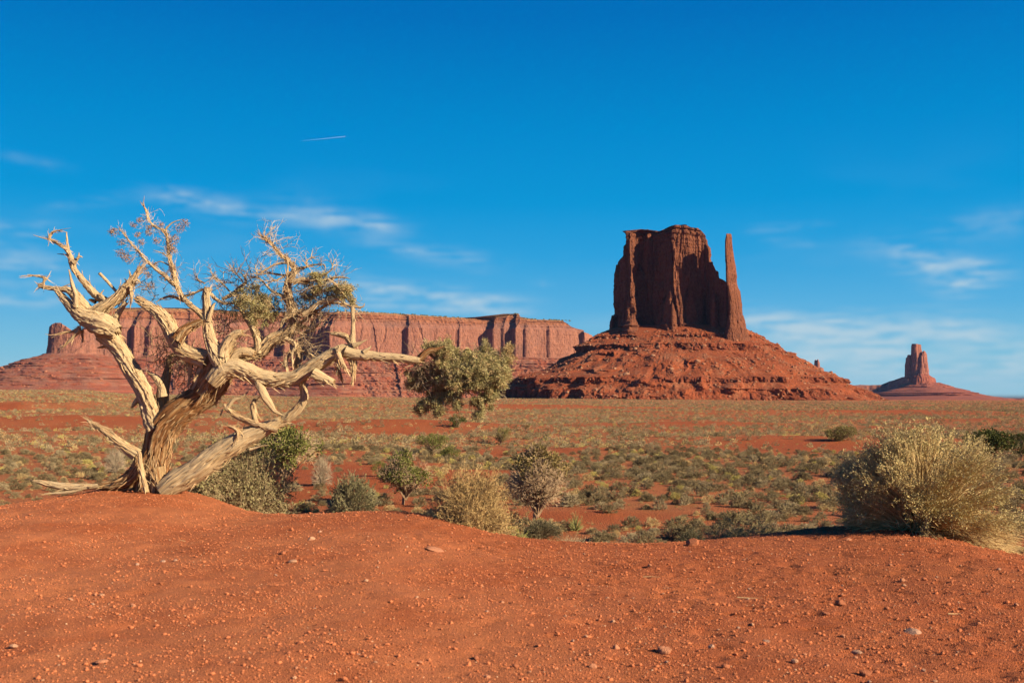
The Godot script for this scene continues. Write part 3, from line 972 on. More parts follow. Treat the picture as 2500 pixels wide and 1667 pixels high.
func make_tree() -> void:
	rng.seed = 4711
	tree = base("juniper_tree", at(375, 1190, TD))
	tag(tree, "gnarled half-dead juniper with bleached twisted limbs on the red dirt rise", "tree")
	var bearer := [null]      # the limb that the next snags grow from
	var fin := func(called: String, mb: MB, m: Material, label := "") -> MeshInstance3D:
		for i in mb.v.size():
			mb.v[i] -= tree.position
		var o := obj(called, mb.mesh(), m, bearer[0] if called == "snag" else tree)
		if called in ["trunk", "limb", "split_limb", "branch"]:
			bearer[0] = o
		if label != "":
			o.set_meta("label", label)
		return o
	var fib := MB.new()       # loose fibres
	var tw := MB.new()        # bare twigs
	var lines := {}
	var one := func(called: String, crop: int, list: Array, dz := 0.0, brown := 0.0, rough := 1.0, twist := 0.8, pointed := false, fibres := 0, label := "") -> Array:
		var mb := MB.new()
		var line := limb(mb, crop, list, dz, brown, rough, twist, pointed)
		fin.call(called, mb, M.bark if brown > 0.45 else M.wood, label)
		if fibres > 0:
			shreds(fib, line, int(fibres * 1.7), 0.15, brown)
		return line
	# trunk and its flare
	one.call("trunk", 3, [[1085, 1290, 330], [1085, 1180, 320], [1085, 1060, 290], [1098, 940, 262], [1122, 800, 262], [1160, 690, 290], [1215, 600, 290], [1310, 510, 262], [1430, 425, 235], [1540, 345, 240], [1615, 240, 245], [1640, 140, 250], [1655, 70, 230]], 0.0, 0.92, 1.15, 0.12, false, 420, "shaggy brown trunk leaning right from the mound")
	one.call("root", 3, [[1010, 930, 150], [955, 1020, 170], [880, 1085, 150], [780, 1120, 95], [660, 1135, 50]], 0.12, 0.85, 1.3, 0.4, true, 120, "dark brown root flaring left from the trunk's base")
	one.call("root", 3, [[975, 850, 34], [985, 940, 46], [1005, 1040, 50], [1035, 1180, 36]], 0.34, 0.2, 1.2, 0.2, false, 10)
	one.call("root", 3, [[1120, 980, 130], [1150, 1090, 150], [1190, 1200, 120]], 0.15, 0.5, 1.2, 0.4, false, 60)
	one.call("root", 3, [[640, 1128, 44], [520, 1135, 66], [380, 1135, 74], [240, 1112, 58], [110, 1090, 20]], 0.25, 0.0, 0.9, 0.1, true, 14, "grey weathered root slab lying on the mound's left")
	one.call("root", 3, [[500, 1160, 20], [390, 1180, 30], [290, 1190, 26], [195, 1196, 8]], 0.3, 0.05, 0.9, 0.1, true, 6)
	# big split limb leaning to the right
	one.call("split_limb", 3, [[1170, 1175, 170], [1290, 1085, 200], [1420, 1005, 212], [1560, 910, 212], [1700, 815, 200], [1830, 745, 178], [1950, 690, 150], [2060, 635, 110], [2130, 590, 70]], 0.22, 0.02, 0.75, 0.12, false, 90, "broad cream split limb leaning right from the trunk's foot")
	one.call("snag", 3, [[1880, 830, 30], [1960, 808, 16], [2040, 795, 8]], 0.3, 0.0, 0.8, 0.2, true)
	one.call("snag", 3, [[1760, 760, 40], [1790, 700, 34], [1760, 660, 40], [1720, 650, 20]], 0.36, 0.35, 1.2, 0.4, true, 14)
	one.call("stub", 3, [[960, 880, 120], [880, 815, 98], [800, 752, 80], [710, 690, 60], [630, 640, 44], [555, 590, 22]], 0.15, 0.25, 1.3, 0.1, true, 60, "splintered orange stub pointing left from the trunk")
	# left limb
	one.call("limb", 3, [[1120, 660, 190], [1075, 560, 165], [1045, 450, 150], [1000, 330, 152], [935, 210, 156], [860, 95, 150], [790, -10, 150], [740, -80, 170], [690, -130, 190]], 0.06, 0.06, 0.9, 0.6, false, 60, "long pale limb rising left from the trunk")
	one.call("limb", 1, [[930, 1300, 150], [800, 1235, 230], [690, 1190, 190], [590, 1135, 150], [500, 1055, 110], [430, 985, 84], [375, 930, 62], [322, 878, 22]], 0.16, 0.02, 1.0, 0.6, true, 40)
	one.call("limb", 1, [[720, 1170, 150], [640, 1110, 160], [575, 1030, 130], [510, 945, 105], [430, 895, 66], [330, 893, 50], [230, 880, 42], [168, 858, 34], [212, 832, 26], [218, 785, 26], [165, 772, 18], [60, 764, 8]], -0.06, 0.1, 1.0, 0.8, true, 40)
	one.call("limb", 1, [[530, 1060, 66], [543, 950, 54], [515, 860, 46], [492, 785, 26], [466, 702, 14]], 0.24, 0.0, 0.9, 0.5, true)
	one.call("limb", 1, [[830, 1010, 90], [745, 955, 86], [655, 862, 72], [575, 765, 62], [515, 695, 66], [500, 625, 78], [476, 570, 52], [452, 512, 44], [392, 472, 28], [325, 434, 24], [285, 402, 25], [300, 348, 20], [340, 331, 17], [398, 324, 8]], -0.1, 0.15, 1.1, 0.8, true, 60)
	one.call("snag", 1, [[458, 505, 30], [446, 430, 22], [440, 342, 12]], -0.1, 0.0, 0.9, 0.5, true)
	one.call("snag", 1, [[290, 412, 17], [222, 400, 12], [122, 368, 4]], -0.1, 0.0, 0.8, 0.5, true)
	one.call("snag", 1, [[505, 630, 56], [552, 595, 34], [562, 540, 8]], -0.05, 0.0, 1.0, 0.5, true)
	one.call("snag", 1, [[540, 596, 26], [575, 572, 18], [596, 584, 6]], -0.02, 0.0, 1.0, 0.5, true)
	one.call("snag", 1, [[500, 580, 20], [430, 555, 14], [350, 548, 6]], -0.16, 0.3, 1.0, 0.5, true)
	one.call("limb", 1, [[690, 1120, 150], [790, 1055, 118], [890, 1000, 112], [960, 935, 112], [1015, 868, 104], [1058, 812, 80], [1098, 752, 50], [1142, 676, 18]], 0.02, 0.08, 1.1, 0.9, true, 90)
	one.call("snag", 1, [[1062, 800, 34], [1050, 745, 20], [1038, 702, 6]], 0.02, 0.0, 1.0, 0.5, true)
	one.call("snag", 1, [[1080, 808, 34], [1120, 800, 22], [1146, 832, 6]], 0.05, 0.0, 1.0, 0.5, true)
	one.call("snag", 1, [[1030, 850, 40], [1010, 800, 16], [988, 780, 4]], 0.05, 0.0, 1.0, 0.5, true)
	one.call("snag", 1, [[1048, 860, 46], [1066, 930, 34], [1068, 1004, 16]], 0.08, 0.2, 1.1, 0.3, false, 16)
	one.call("stub", 1, [[955, 950, 36], [855, 842, 34], [756, 738, 36]], -0.2, 0.05, 0.8, 0.4)
	one.call("limb", 1, [[1010, 1010, 54], [955, 1085, 62], [915, 1170, 86], [925, 1290, 120]], 0.06, 0.0, 0.9, 0.5, false, 10)
	one.call("snag", 1, [[805, 995, 36], [768, 944, 24], [798, 898, 8]], 0.0, 0.0, 1.0, 0.5, true)
	one.call("snag", 1, [[720, 1010, 50], [680, 990, 40], [655, 985, 18]], -0.1, 0.5, 1.2, 0.4, true)
	one.call("snag", 1, [[570, 1255, 60], [510, 1290, 34], [430, 1300, 26], [346, 1318, 6]], 0.12, 0.1, 1.1, 0.4, true, 12)
	one.call("snag", 1, [[570, 1270, 56], [505, 1345, 36], [455, 1400, 24], [392, 1458, 5]], 0.14, 0.0, 1.0, 0.4, true, 8)
	one.call("snag", 1, [[590, 1275, 40], [592, 1330, 22], [598, 1392, 8]], 0.1, 0.4, 1.1, 0.4, true, 8)
	one.call("snag", 1, [[820, 1430, 40], [770, 1440, 24], [738, 1446, 8]], -0.05, 0.4, 1.1, 0.4, true)
	# broken limb, brown stub and the upright snags above the hub
	one.call("limb", 1, [[1790, 1570, 220], [1700, 1530, 190], [1590, 1480, 165], [1500, 1400, 150], [1440, 1300, 160], [1390, 1200, 165], [1310, 1110, 140], [1230, 1050, 110], [1170, 1010, 85], [1112, 972, 62]], 0.22, 0.12, 1.0, 0.4, false, 90, "thick broken limb curving up left from the hub")
	one.call("stub", 1, [[1500, 1370, 150], [1545, 1300, 120], [1610, 1250, 92], [1680, 1215, 78], [1722, 1196, 62]], 0.42, 0.8, 1.0, 0.3, false, 40, "short dark brown broken stub")
	one.call("limb", 2, [[330, 1170, 190], [280, 1080, 165], [240, 990, 132], [212, 890, 108], [196, 780, 92], [190, 650, 78], [186, 580, 72], [192, 522, 66]], 0.3, 0.02, 0.9, 0.3, false, 30, "pale upright snag with a snapped top")
	one.call("snag", 2, [[195, 545, 44], [218, 530, 30], [246, 524, 12]], 0.3, 0.0, 0.9, 0.3, true)
	one.call("snag", 2, [[205, 800, 46], [228, 720, 44], [246, 670, 30], [268, 644, 8]], 0.36, 0.15, 0.9, 0.3, true)
	one.call("stub", 2, [[330, 1110, 130], [350, 1030, 112], [390, 965, 104], [440, 920, 88], [492, 902, 62]], 0.34, 0.1, 0.9, 0.4, false, 20)
	one.call("snag", 2, [[480, 905, 24], [530, 885, 14], [572, 862, 5]], 0.34, 0.0, 0.9, 0.3, true)
	# the S-shaped limb carrying the upper crown
	lines.s = one.call("limb", 2, [[330, 1240, 200], [410, 1160, 180], [480, 1100, 150], [560, 1085, 136], [640, 1075, 135], [705, 1025, 135], [765, 960, 128], [840, 925, 108], [905, 885, 92], [938, 810, 70], [930, 720, 92], [905, 630, 76], [892, 550, 70], [906, 465, 66], [945, 395, 62], [962, 350, 50], [930, 305, 36], [885, 265, 30], [832, 220, 22], [790, 168, 15], [752, 122, 10], [694, 66, 4]], 0.0, 0.2, 1.2, 0.9, true, 240)
	one.call("limb", 2, [[390, 1180, 120], [440, 1100, 100], [520, 1060, 90], [600, 1080, 80]], 0.22, 0.0, 0.9, 0.6, false, 10)
	lines.b = one.call("limb", 2, [[640, 1080, 84], [640, 1000, 80], [612, 900, 70], [575, 820, 60], [530, 750, 36], [490, 690, 18]], 0.05, 0.1, 1.1, 0.7, true, 30)
	one.call("snag", 2, [[880, 945, 54], [945, 985, 46], [935, 1050, 42], [892, 1105, 42], [880, 1180, 44], [905, 1248, 12]], 0.15, 0.1, 1.1, 0.9, true, 20)
	one.call("snag", 2, [[925, 960, 34], [965, 1015, 32], [938, 1080, 28], [945, 1170, 14]], 0.2, 0.1, 1.1, 0.9, true, 10)
	one.call("snag", 2, [[940, 980, 40], [1020, 1040, 36], [1110, 1095, 28], [1190, 1145, 18]], -0.1, 0.05, 1.1, 0.7, true, 14)
	one.call("snag", 2, [[990, 1030, 50], [1000, 1120, 56], [985, 1180, 60], [1010, 1225, 30]], -0.1, 0.35, 1.3, 0.5, false, 40)
	var crown := [
		[[950, 345, 42], [1040, 332, 28], [1120, 308, 20], [1212, 304, 13], [1228, 332, 11], [1212, 385, 6]],
		[[1205, 385, 12], [1240, 374, 14], [1284, 348, 13], [1284, 296, 5]],
		[[1078, 330, 17], [1062, 282, 14], [1104, 244, 5]],
		[[890, 292, 25], [800, 302, 22], [720, 345, 20], [650, 392, 18], [628, 360, 14], [618, 306, 4]],
		[[862, 580, 30], [775, 545, 28], [712, 485, 20], [650, 432, 15], [560, 410, 8]],
		[[885, 400, 24], [810, 390, 18], [740, 380, 16], [688, 386, 6]],
		[[875, 412, 18], [790, 446, 14], [728, 456, 5]],
		[[902, 268, 18], [892, 400, 19], [884, 480, 14]],
		[[945, 460, 58], [1040, 432, 46], [1130, 440, 32], [1250, 432, 23], [1350, 414, 20], [1448, 424, 6]],
		[[1030, 740, 50], [1130, 665, 40], [1190, 626, 42], [1270, 620, 45], [1330, 605, 40], [1400, 594, 28], [1450, 640, 22], [1500, 662, 14]],
		[[1335, 598, 24], [1395, 645, 26], [1462, 676, 30]],
		[[1090, 725, 32], [1180, 692, 30], [1250, 650, 26], [1340, 640, 22], [1430, 690, 10]],
		[[930, 740, 60], [1000, 700, 50], [1080, 690, 34], [1180, 640, 20]],
		[[1250, 432, 20], [1310, 470, 18], [1350, 520, 10]],
		[[900, 760, 40], [850, 800, 24], [842, 850, 14], [900, 745, 10], [985, 732, 6]],
		[[1050, 900, 30], [1120, 860, 26], [1190, 800, 10]],
		[[330, 610, 34], [420, 560, 40], [490, 500, 34], [540, 450, 24], [520, 400, 14], [490, 370, 5]],
		[[230, 560, 36], [290, 610, 34], [350, 640, 34], [420, 640, 26]],
		[[395, 540, 18], [330, 470, 16], [250, 405, 7]],
		[[500, 440, 16], [460, 400, 10], [420, 345, 4]],
		[[160, 520, 24], [60, 560, 16], [-20, 575, 12]],
		[[420, 560, 20], [500, 520, 12], [580, 510, 6]],
		[[180, 470, 14], [130, 450, 8], [104, 430, 4]],
		[[900, 640, 40], [850, 580, 20], [800, 560, 8]],
		[[1000, 820, 30], [1090, 760, 22], [1190, 700, 10]]]
	var cl := []
	for k in crown.size():
		cl.append(one.call("branch", 2, crown[k], [0.0, 0.0, 0.05, 0.1, -0.1, -0.15, 0.1, 0.12, 0.1, 0.15, 0.2, -0.1, 0.0, 0.2, 0.2, -0.2, -0.15, -0.1, -0.15, -0.2, -0.2, -0.2, -0.2, 0.0, -0.2][k], 0.1, 1.0, 0.7, true, 4))
	# right-hand snag
	one.call("limb", 2, [[1450, 1050, 80], [1462, 980, 66], [1472, 890, 46], [1470, 790, 42], [1468, 690, 46], [1480, 668, 36], [1530, 670, 20], [1564, 661, 14], [1576, 632, 5]], 0.3, 0.0, 0.7, 0.3, true, 4, "smooth pale upright snag on the long right limb")
	one.call("snag", 2, [[1450, 985, 66], [1412, 940, 60], [1340, 918, 42], [1278, 908, 28]], 0.3, 0.15, 1.1, 0.5, false, 12)
	one.call("snag", 2, [[1470, 1010, 60], [1535, 985, 30], [1594, 958, 6]], 0.36, 0.0, 0.9, 0.4, true)
	# the long right limb
	lines.r = one.call("limb", 2, [[230, 1330, 150], [330, 1240, 200], [430, 1215, 195], [540, 1240, 182], [660, 1288, 168], [800, 1312, 158], [940, 1292, 150], [1050, 1240, 148], [1150, 1178, 148], [1250, 1112, 138], [1335, 1068, 122], [1400, 1050, 112], [1450, 1060, 100]], 0.3, 0.03, 0.85, 0.55, false, 80, "long pale limb sweeping out to the right")
	one.call("limb", 2, [[1400, 1060, 108], [1480, 1082, 104], [1580, 1085, 100], [1700, 1104, 92], [1850, 1122, 84], [1980, 1130, 74], [2050, 1128, 56]], 0.36, 0.0, 0.7, 0.25, false, 20, "cream end of the long right limb")
	one.call("snag", 2, [[1560, 1070, 50], [1600, 1045, 30], [1626, 1014, 6]], 0.4, 0.0, 0.9, 0.4, true)
	one.call("snag", 2, [[1330, 1075, 66], [1372, 1150, 54], [1400, 1195, 36], [1426, 1228, 10]], 0.46, 0.1, 1.1, 0.5, true, 14)
	one.call("snag", 2, [[1440, 1100, 96], [1470, 1170, 70], [1472, 1230, 44], [1466, 1296, 10]], 0.3, 0.3, 1.3, 0.3, true, 60)
	one.call("snag", 2, [[1340, 1150, 34], [1355, 1250, 22], [1378, 1336, 8]], 0.2, 0.6, 1.2, 0.4, true, 20)
	one.call("stub", 2, [[1120, 1250, 120], [1180, 1282, 100], [1240, 1308, 84], [1292, 1326, 56]], 0.45, 0.0, 1.0, 0.4, false, 10)
	one.call("snag", 2, [[1330, 1060, 40], [1348, 1030, 26], [1340, 1010, 10]], 0.42, 0.0, 1.0, 0.4, true)
	# hanging loops under it
	one.call("limb", 3, [[2300, 200, 70], [2315, 300, 66], [2328, 400, 74], [2280, 495, 80], [2200, 570, 90], [2120, 625, 80], [2060, 650, 60]], 0.15, 0.1, 1.0, 0.5, false, 20)
	one.call("limb", 3, [[2190, 570, 70], [2100, 610, 50], [2000, 640, 40], [1950, 660, 14]], 0.2, 0.0, 0.9, 0.4, true)
	one.call("limb", 3, [[1940, 270, 44], [1985, 360, 76], [2030, 440, 66], [2080, 510, 40], [2164, 552, 8]], 0.36, 0.0, 0.8, 0.3, true)
	one.call("limb", 3, [[2110, 672, 56], [2030, 655, 50], [1950, 630, 52], [1860, 598, 56], [1760, 556, 52], [1690, 500, 42], [1665, 460, 22]], 0.3, 0.3, 0.9, 0.4, false, 16)
	one.call("snag", 3, [[1690, 500, 36], [1740, 430, 34], [1800, 410, 22], [1860, 365, 14]], 0.3, 0.0, 1.0, 0.4, true)
	one.call("snag", 3, [[1935, 640, 52], [1915, 540, 56], [1908, 470, 52], [1920, 425, 30]], 0.1, 0.2, 1.0, 0.4, false, 10)
	one.call("snag", 3, [[1660, 500, 16], [1630, 560, 12], [1570, 595, 4]], 0.25, 0.0, 1.0, 0.4, true)
	# behind the fork
	one.call("limb", 3, [[1170, 560, 130], [1165, 450, 118], [1172, 330, 106], [1195, 230, 76], [1215, 140, 52], [1230, 70, 44], [1290, 40, 40], [1360, 60, 34]], -0.22, 0.35, 1.1, 0.5, false, 30)
	one.call("stub", 3, [[1165, 400, 90], [1140, 310, 66], [1105, 235, 62], [1045, 195, 22]], 0.04, 0.05, 1.0, 0.5, false, 10)
	one.call("snag", 3, [[1400, 90, 56], [1396, 170, 44], [1386, 262, 12]], 0.1, 0.0, 1.1, 0.3, true, 16)
	one.call("snag", 3, [[1000, 380, 60], [960, 430, 50], [915, 485, 24]], -0.2, 0.0, 0.9, 0.3, true)
	one.call("hub", 2, [[120, 1420, 200], [190, 1310, 240], [260, 1200, 260], [330, 1110, 230], [370, 1030, 140]], 0.12, 0.5, 1.2, 0.5, false, 160, "ragged brown hub where the upper limbs meet")
	# thin upright branch with dry cones
	lines.a = one.call("branch", 1, [[1760, 1170, 64], [1700, 1110, 62], [1620, 1040, 58], [1545, 945, 52], [1500, 840, 50], [1466, 705, 52], [1432, 590, 40], [1416, 480, 34], [1398, 372, 27], [1350, 312, 23], [1282, 290, 20], [1240, 250, 15], [1210, 170, 12], [1184, 88, 7]], -0.2, 0.2, 1.1, 0.7, true, 70)
	lines.c = one.call("branch", 1, [[1480, 850, 46], [1385, 755, 44], [1290, 690, 29], [1200, 612, 24], [1100, 502, 20], [1000, 382, 15], [936, 302, 5]], -0.15, 0.15, 1.0, 0.6, true, 20)
	one.call("branch", 1, [[1370, 330, 20], [1450, 252, 16], [1545, 220, 7]], -0.2, 0.1, 1.0, 0.6, true)
	one.call("branch", 1, [[1425, 585, 18], [1350, 540, 13], [1270, 512, 6]], -0.2, 0.1, 1.0, 0.6, true)
	one.call("branch", 1, [[1425, 660, 18], [1340, 622, 14], [1270, 650, 7]], -0.2, 0.1, 1.0, 0.6, true)
	one.call("branch", 1, [[1560, 960, 26], [1650, 930, 18], [1740, 890, 8]], -0.3, 0.0, 1.0, 0.6, true)
	one.call("branch", 1, [[1560, 1000, 40], [1480, 965, 36], [1390, 965, 24], [1300, 1010, 8]], -0.3, 0.0, 1.0, 0.6, true)
	# fine twigs
	rng.seed = 99
	var grey_twig := Color(0.36, 0.28, 0.19)
	for q in [[lines.a, 60, 0.22], [lines.c, 46, 0.16]]:
		for k in q[1]:
			var e: Array = q[0][rng.randi_range(int(q[0].size() * 0.3), int(q[0].size() * 0.9))]
			twig(tw, e[0], ball() + e[1] * 0.4 + Vector3(-0.2, 0, 0), rnd(0.4, 1.0) * q[2], 0.0042, 1, grey_twig, 0.9)
	for line in cl:
		for k in 9:
			var e: Array = line[rng.randi_range(int(line.size() * 0.35), line.size() - 1)]
			twig(tw, e[0], ball() + e[1] * 0.6 + Vector3(0, 0.35, 0), rnd(0.10, 0.26), 0.0045, 1, grey_twig, 0.9)
	for k in 40:
		var e: Array = lines.s[rng.randi_range(int(lines.s.size() * 0.4), lines.s.size() - 1)]
		twig(tw, e[0], ball() + Vector3(0, 0.2, 0), rnd(0.12, 0.4), 0.005, 2, grey_twig, 0.9)
	fin.call("loose_fibre", fib, M.plain).set_meta("kind", "stuff")
	fin.call("twig", tw, M.plain).set_meta("kind", "stuff")
	# shaded tangle of dead twigs inside the crown
	tw = MB.new()
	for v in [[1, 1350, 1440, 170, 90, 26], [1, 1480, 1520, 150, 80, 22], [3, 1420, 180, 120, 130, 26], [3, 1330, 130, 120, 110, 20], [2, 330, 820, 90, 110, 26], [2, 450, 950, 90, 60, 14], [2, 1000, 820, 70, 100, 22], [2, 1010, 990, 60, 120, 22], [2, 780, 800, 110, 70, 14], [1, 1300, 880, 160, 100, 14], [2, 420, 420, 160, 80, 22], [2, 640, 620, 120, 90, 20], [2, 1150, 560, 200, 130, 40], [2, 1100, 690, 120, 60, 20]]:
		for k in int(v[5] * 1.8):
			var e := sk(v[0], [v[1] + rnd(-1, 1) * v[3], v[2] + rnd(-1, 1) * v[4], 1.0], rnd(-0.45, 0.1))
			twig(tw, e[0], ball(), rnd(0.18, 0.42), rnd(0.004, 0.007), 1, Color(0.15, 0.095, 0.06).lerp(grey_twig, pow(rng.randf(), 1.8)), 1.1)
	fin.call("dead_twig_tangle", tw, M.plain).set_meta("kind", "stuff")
	# dry cone clusters on the thin branch
	var cone := MB.new()
	for v in [[900, 340, 55], [870, 330, 30], [960, 440, 42], [955, 535, 58], [1030, 600, 55], [1000, 570, 50], [1080, 270, 36], [1145, 222, 36], [1120, 362, 38], [1160, 435, 38], [1225, 345, 40], [1310, 425, 44], [1520, 300, 66], [1570, 250, 52], [1470, 410, 66], [1445, 470, 50], [1460, 510, 42], [1350, 265, 30], [1190, 700, 36], [1220, 750, 36], [1370, 770, 50], [1250, 850, 50], [1290, 650, 30], [1450, 690, 36], [1230, 300, 34]]:
		for k in int(v[2] * 2.4):
			var b := ball()
			var e := sk(1, [v[0] + b.x * v[2], v[1] + b.y * v[2] * 0.8, 1.0], -0.18 + b.z * v[2] * 0.0012)
			var col := Color(0.36, 0.215, 0.135).lerp(Color(0.20, 0.11, 0.07), rng.randf())
			var d := ball().normalized()
			cone.leaf(e[0], d * rnd(0.012, 0.028), d.cross(ball()).normalized() * rnd(0.004, 0.008), col)
			if k % 5 == 0:
				cone.thin(e[0], e[0] + ball() * 0.07, 0.0022, 0.001, grey_twig, grey_twig)
	fin.call("dry_cone_cluster", cone, M.plain, "pinkish brown dry seed clusters on the thin upright branch").set_meta("kind", "stuff")
	# living foliage
	var sprig := [sprig_mesh(1, 20, 0.75, 0.13), sprig_mesh(2, 20, 0.7, 0.14), sprig_mesh(3, 24, 0.65, 0.12)]
	rng.seed = 321
	var clumps := [
		[2, 500, 660, 80, 70, 0.05], [2, 570, 690, 105, 95, 0.1], [2, 640, 600, 70, 60, 0.0], [2, 640, 690, 70, 60, 0.1], [2, 740, 700, 80, 90, -0.2], [2, 760, 780, 60, 50, -0.15], [2, 560, 760, 50, 40, 0.1],
		[2, 1130, 410, 60, 40, 0.1], [2, 1190, 450, 60, 55, 0.1], [2, 1060, 470, 50, 30, 0.0], [2, 1130, 540, 80, 60, -0.1], [2, 1210, 530, 60, 40, 0.05], [2, 1380, 530, 80, 55, 0.15], [2, 1440, 560, 60, 60, 0.15], [2, 1320, 560, 50, 40, 0.1], [2, 1250, 580, 60, 30, 0.0], [2, 640, 520, 30, 40, 0.0], [2, 690, 640, 60, 50, -0.1], [2, 1290, 500, 60, 40, 0.1], [2, 1070, 600, 60, 40, -0.2], [2, 1460, 620, 40, 40, 0.15], [2, 470, 620, 40, 40, -0.1], [2, 540, 560, 40, 40, -0.1], [2, 1020, 850, 60, 40, -0.2]]
	var xf := [[], [], []]
	var xc := [[], [], []]
	var scatter := func(list: Array, per: float) -> void:
		for v in list:
			var area: float = v[3] * v[4] / pow(CROP[v[0]][2], 2.0)
			for k in int(area * per):
				var b := ball()
				var sub := Vector3(n3(floorf(k / 14.0) * 3.7, v[1], 1.0), n3(v[2], floorf(k / 14.0) * 3.7, 2.0), n3(v[1], 3.0, floorf(k / 14.0) * 3.7)) * 1.7
				b = sub * 1.15 + b * (0.5 if rng.randf() < 0.68 else 1.25)
				var e := sk(v[0], [v[1] + b.x * v[3], v[2] + b.y * v[4], 1.0], v[5] + b.z * v[3] / CROP[v[0]][2] * TD / F)
				var q := rng.randi_range(0, 2)
				var size := rnd(0.024, 0.044)
				xf[q].append(Transform3D(Basis(ball().normalized(), rnd(0, TAU)).scaled(Vector3.ONE * size), e[0] - tree.position))
				var dry: float = v[6] if v.size() > 6 else 0.22
				var col := Color(0.25, 0.225, 0.095).lerp(Color(0.41, 0.355, 0.19), rng.randf())
				if rng.randf() < dry:
					col = Color(0.40, 0.29, 0.15)
				xc[q].append(col)
	scatter.call(clumps, 0.3)
	for q in 3:
		many("upper_foliage", sprig[q], M.leaf, xf[q], xc[q], tree)
	# the hanging green bough at the end of the long limb
	var bough := []
	for v in [[460, 330, 90, 80, 0.1], [560, 300, 100, 90, 0.1], [740, 250, 70, 110, 0.1], [700, 380, 100, 90, 0.15], [840, 420, 90, 80, 0.0], [1050, 430, 70, 80, 0.0], [1000, 520, 120, 100, 0.1], [1330, 310, 90, 70, 0.0], [1180, 500, 110, 90, 0.1], [1400, 520, 160, 110, 0.1], [1560, 540, 100, 110, 0.05], [1300, 620, 150, 110, 0.25], [1560, 720, 130, 150, 0.2], [1420, 760, 150, 130, 0.3], [1200, 720, 140, 110, 0.3], [1050, 650, 110, 100, 0.2], [640, 560, 110, 90, 0.1], [720, 650, 110, 90, 0.2], [560, 700, 130, 130, 0.0], [400, 720, 120, 130, -0.15], [300, 800, 110, 100, -0.2], [200, 920, 110, 80, -0.2], [320, 950, 110, 90, -0.1], [140, 800, 60, 70, 0.0], [520, 880, 140, 120, 0.0], [700, 830, 130, 110, 0.15], [860, 800, 120, 100, 0.25], [880, 930, 120, 90, 0.3], [1020, 880, 120, 110, 0.25], [1180, 880, 130, 110, 0.3], [1350, 900, 140, 110, 0.25], [1560, 900, 100, 90, 0.15], [1420, 1050, 100, 110, 0.2], [1380, 1160, 100, 70, 0.15], [620, 1020, 140, 100, 0.05], [800, 1100, 120, 90, 0.1], [450, 1080, 90, 80, -0.1], [320, 1210, 100, 80, 0.1], [350, 1300, 70, 60, 0.1], [560, 1230, 90, 80, 0.15], [600, 1340, 80, 80, 0.15], [870, 1240, 80, 60, 0.2], [1150, 1180, 90, 50, 0.2], [1240, 1230, 90, 50, 0.2], [1230, 1380, 70, 80, 0.2], [1450, 1280, 40, 50, 0.2], [1000, 760, 90, 80, 0.2], [1680, 420, 80, 130, 0.05, 0.9], [1640, 560, 60, 80, 0.05, 0.8], [930, 500, 80, 60, 0.0]]:
		var q: Array = v.duplicate()
		q.push_front(4)
		bough.append(q)
	for q in 3:
		xf[q].clear()
		xc[q].clear()
	scatter.call(bough, 0.62)
	for q in 3:
		many("hanging_foliage", sprig[q], M.leaf, xf[q], xc[q], tree)
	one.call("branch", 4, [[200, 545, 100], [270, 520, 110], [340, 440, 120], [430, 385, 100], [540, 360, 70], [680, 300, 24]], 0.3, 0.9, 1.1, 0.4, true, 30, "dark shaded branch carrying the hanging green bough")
	tw = MB.new()
	var bl := []
	for q in [[[420, 400, 60], [520, 480, 50], [700, 560, 40], [900, 600, 30], [1150, 640, 24], [1400, 660, 14]], [[340, 500, 50], [380, 640, 44], [480, 800, 36], [560, 980, 26], [600, 1200, 14]], [[520, 520, 40], [620, 700, 36], [760, 860, 30], [1000, 980, 24], [1140, 1120, 18], [1230, 1320, 8]], [[330, 520, 26], [220, 610, 18], [100, 690, 8]], [[420, 720, 30], [300, 860, 22], [180, 940, 10]], [[900, 600, 26], [1100, 520, 20], [1280, 440, 14], [1440, 396, 10]], [[700, 560, 30], [900, 720, 24], [1200, 800, 18], [1450, 950, 10]]]:
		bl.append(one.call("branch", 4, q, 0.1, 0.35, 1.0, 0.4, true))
	for line in bl:
		for k in 26:
			var e: Array = line[rng.randi_range(0, line.size() - 1)]
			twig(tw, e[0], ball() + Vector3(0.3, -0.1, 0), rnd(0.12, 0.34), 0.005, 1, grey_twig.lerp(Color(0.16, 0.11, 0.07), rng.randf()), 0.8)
	fin.call("bough_twig", tw, M.plain).set_meta("kind", "stuff")

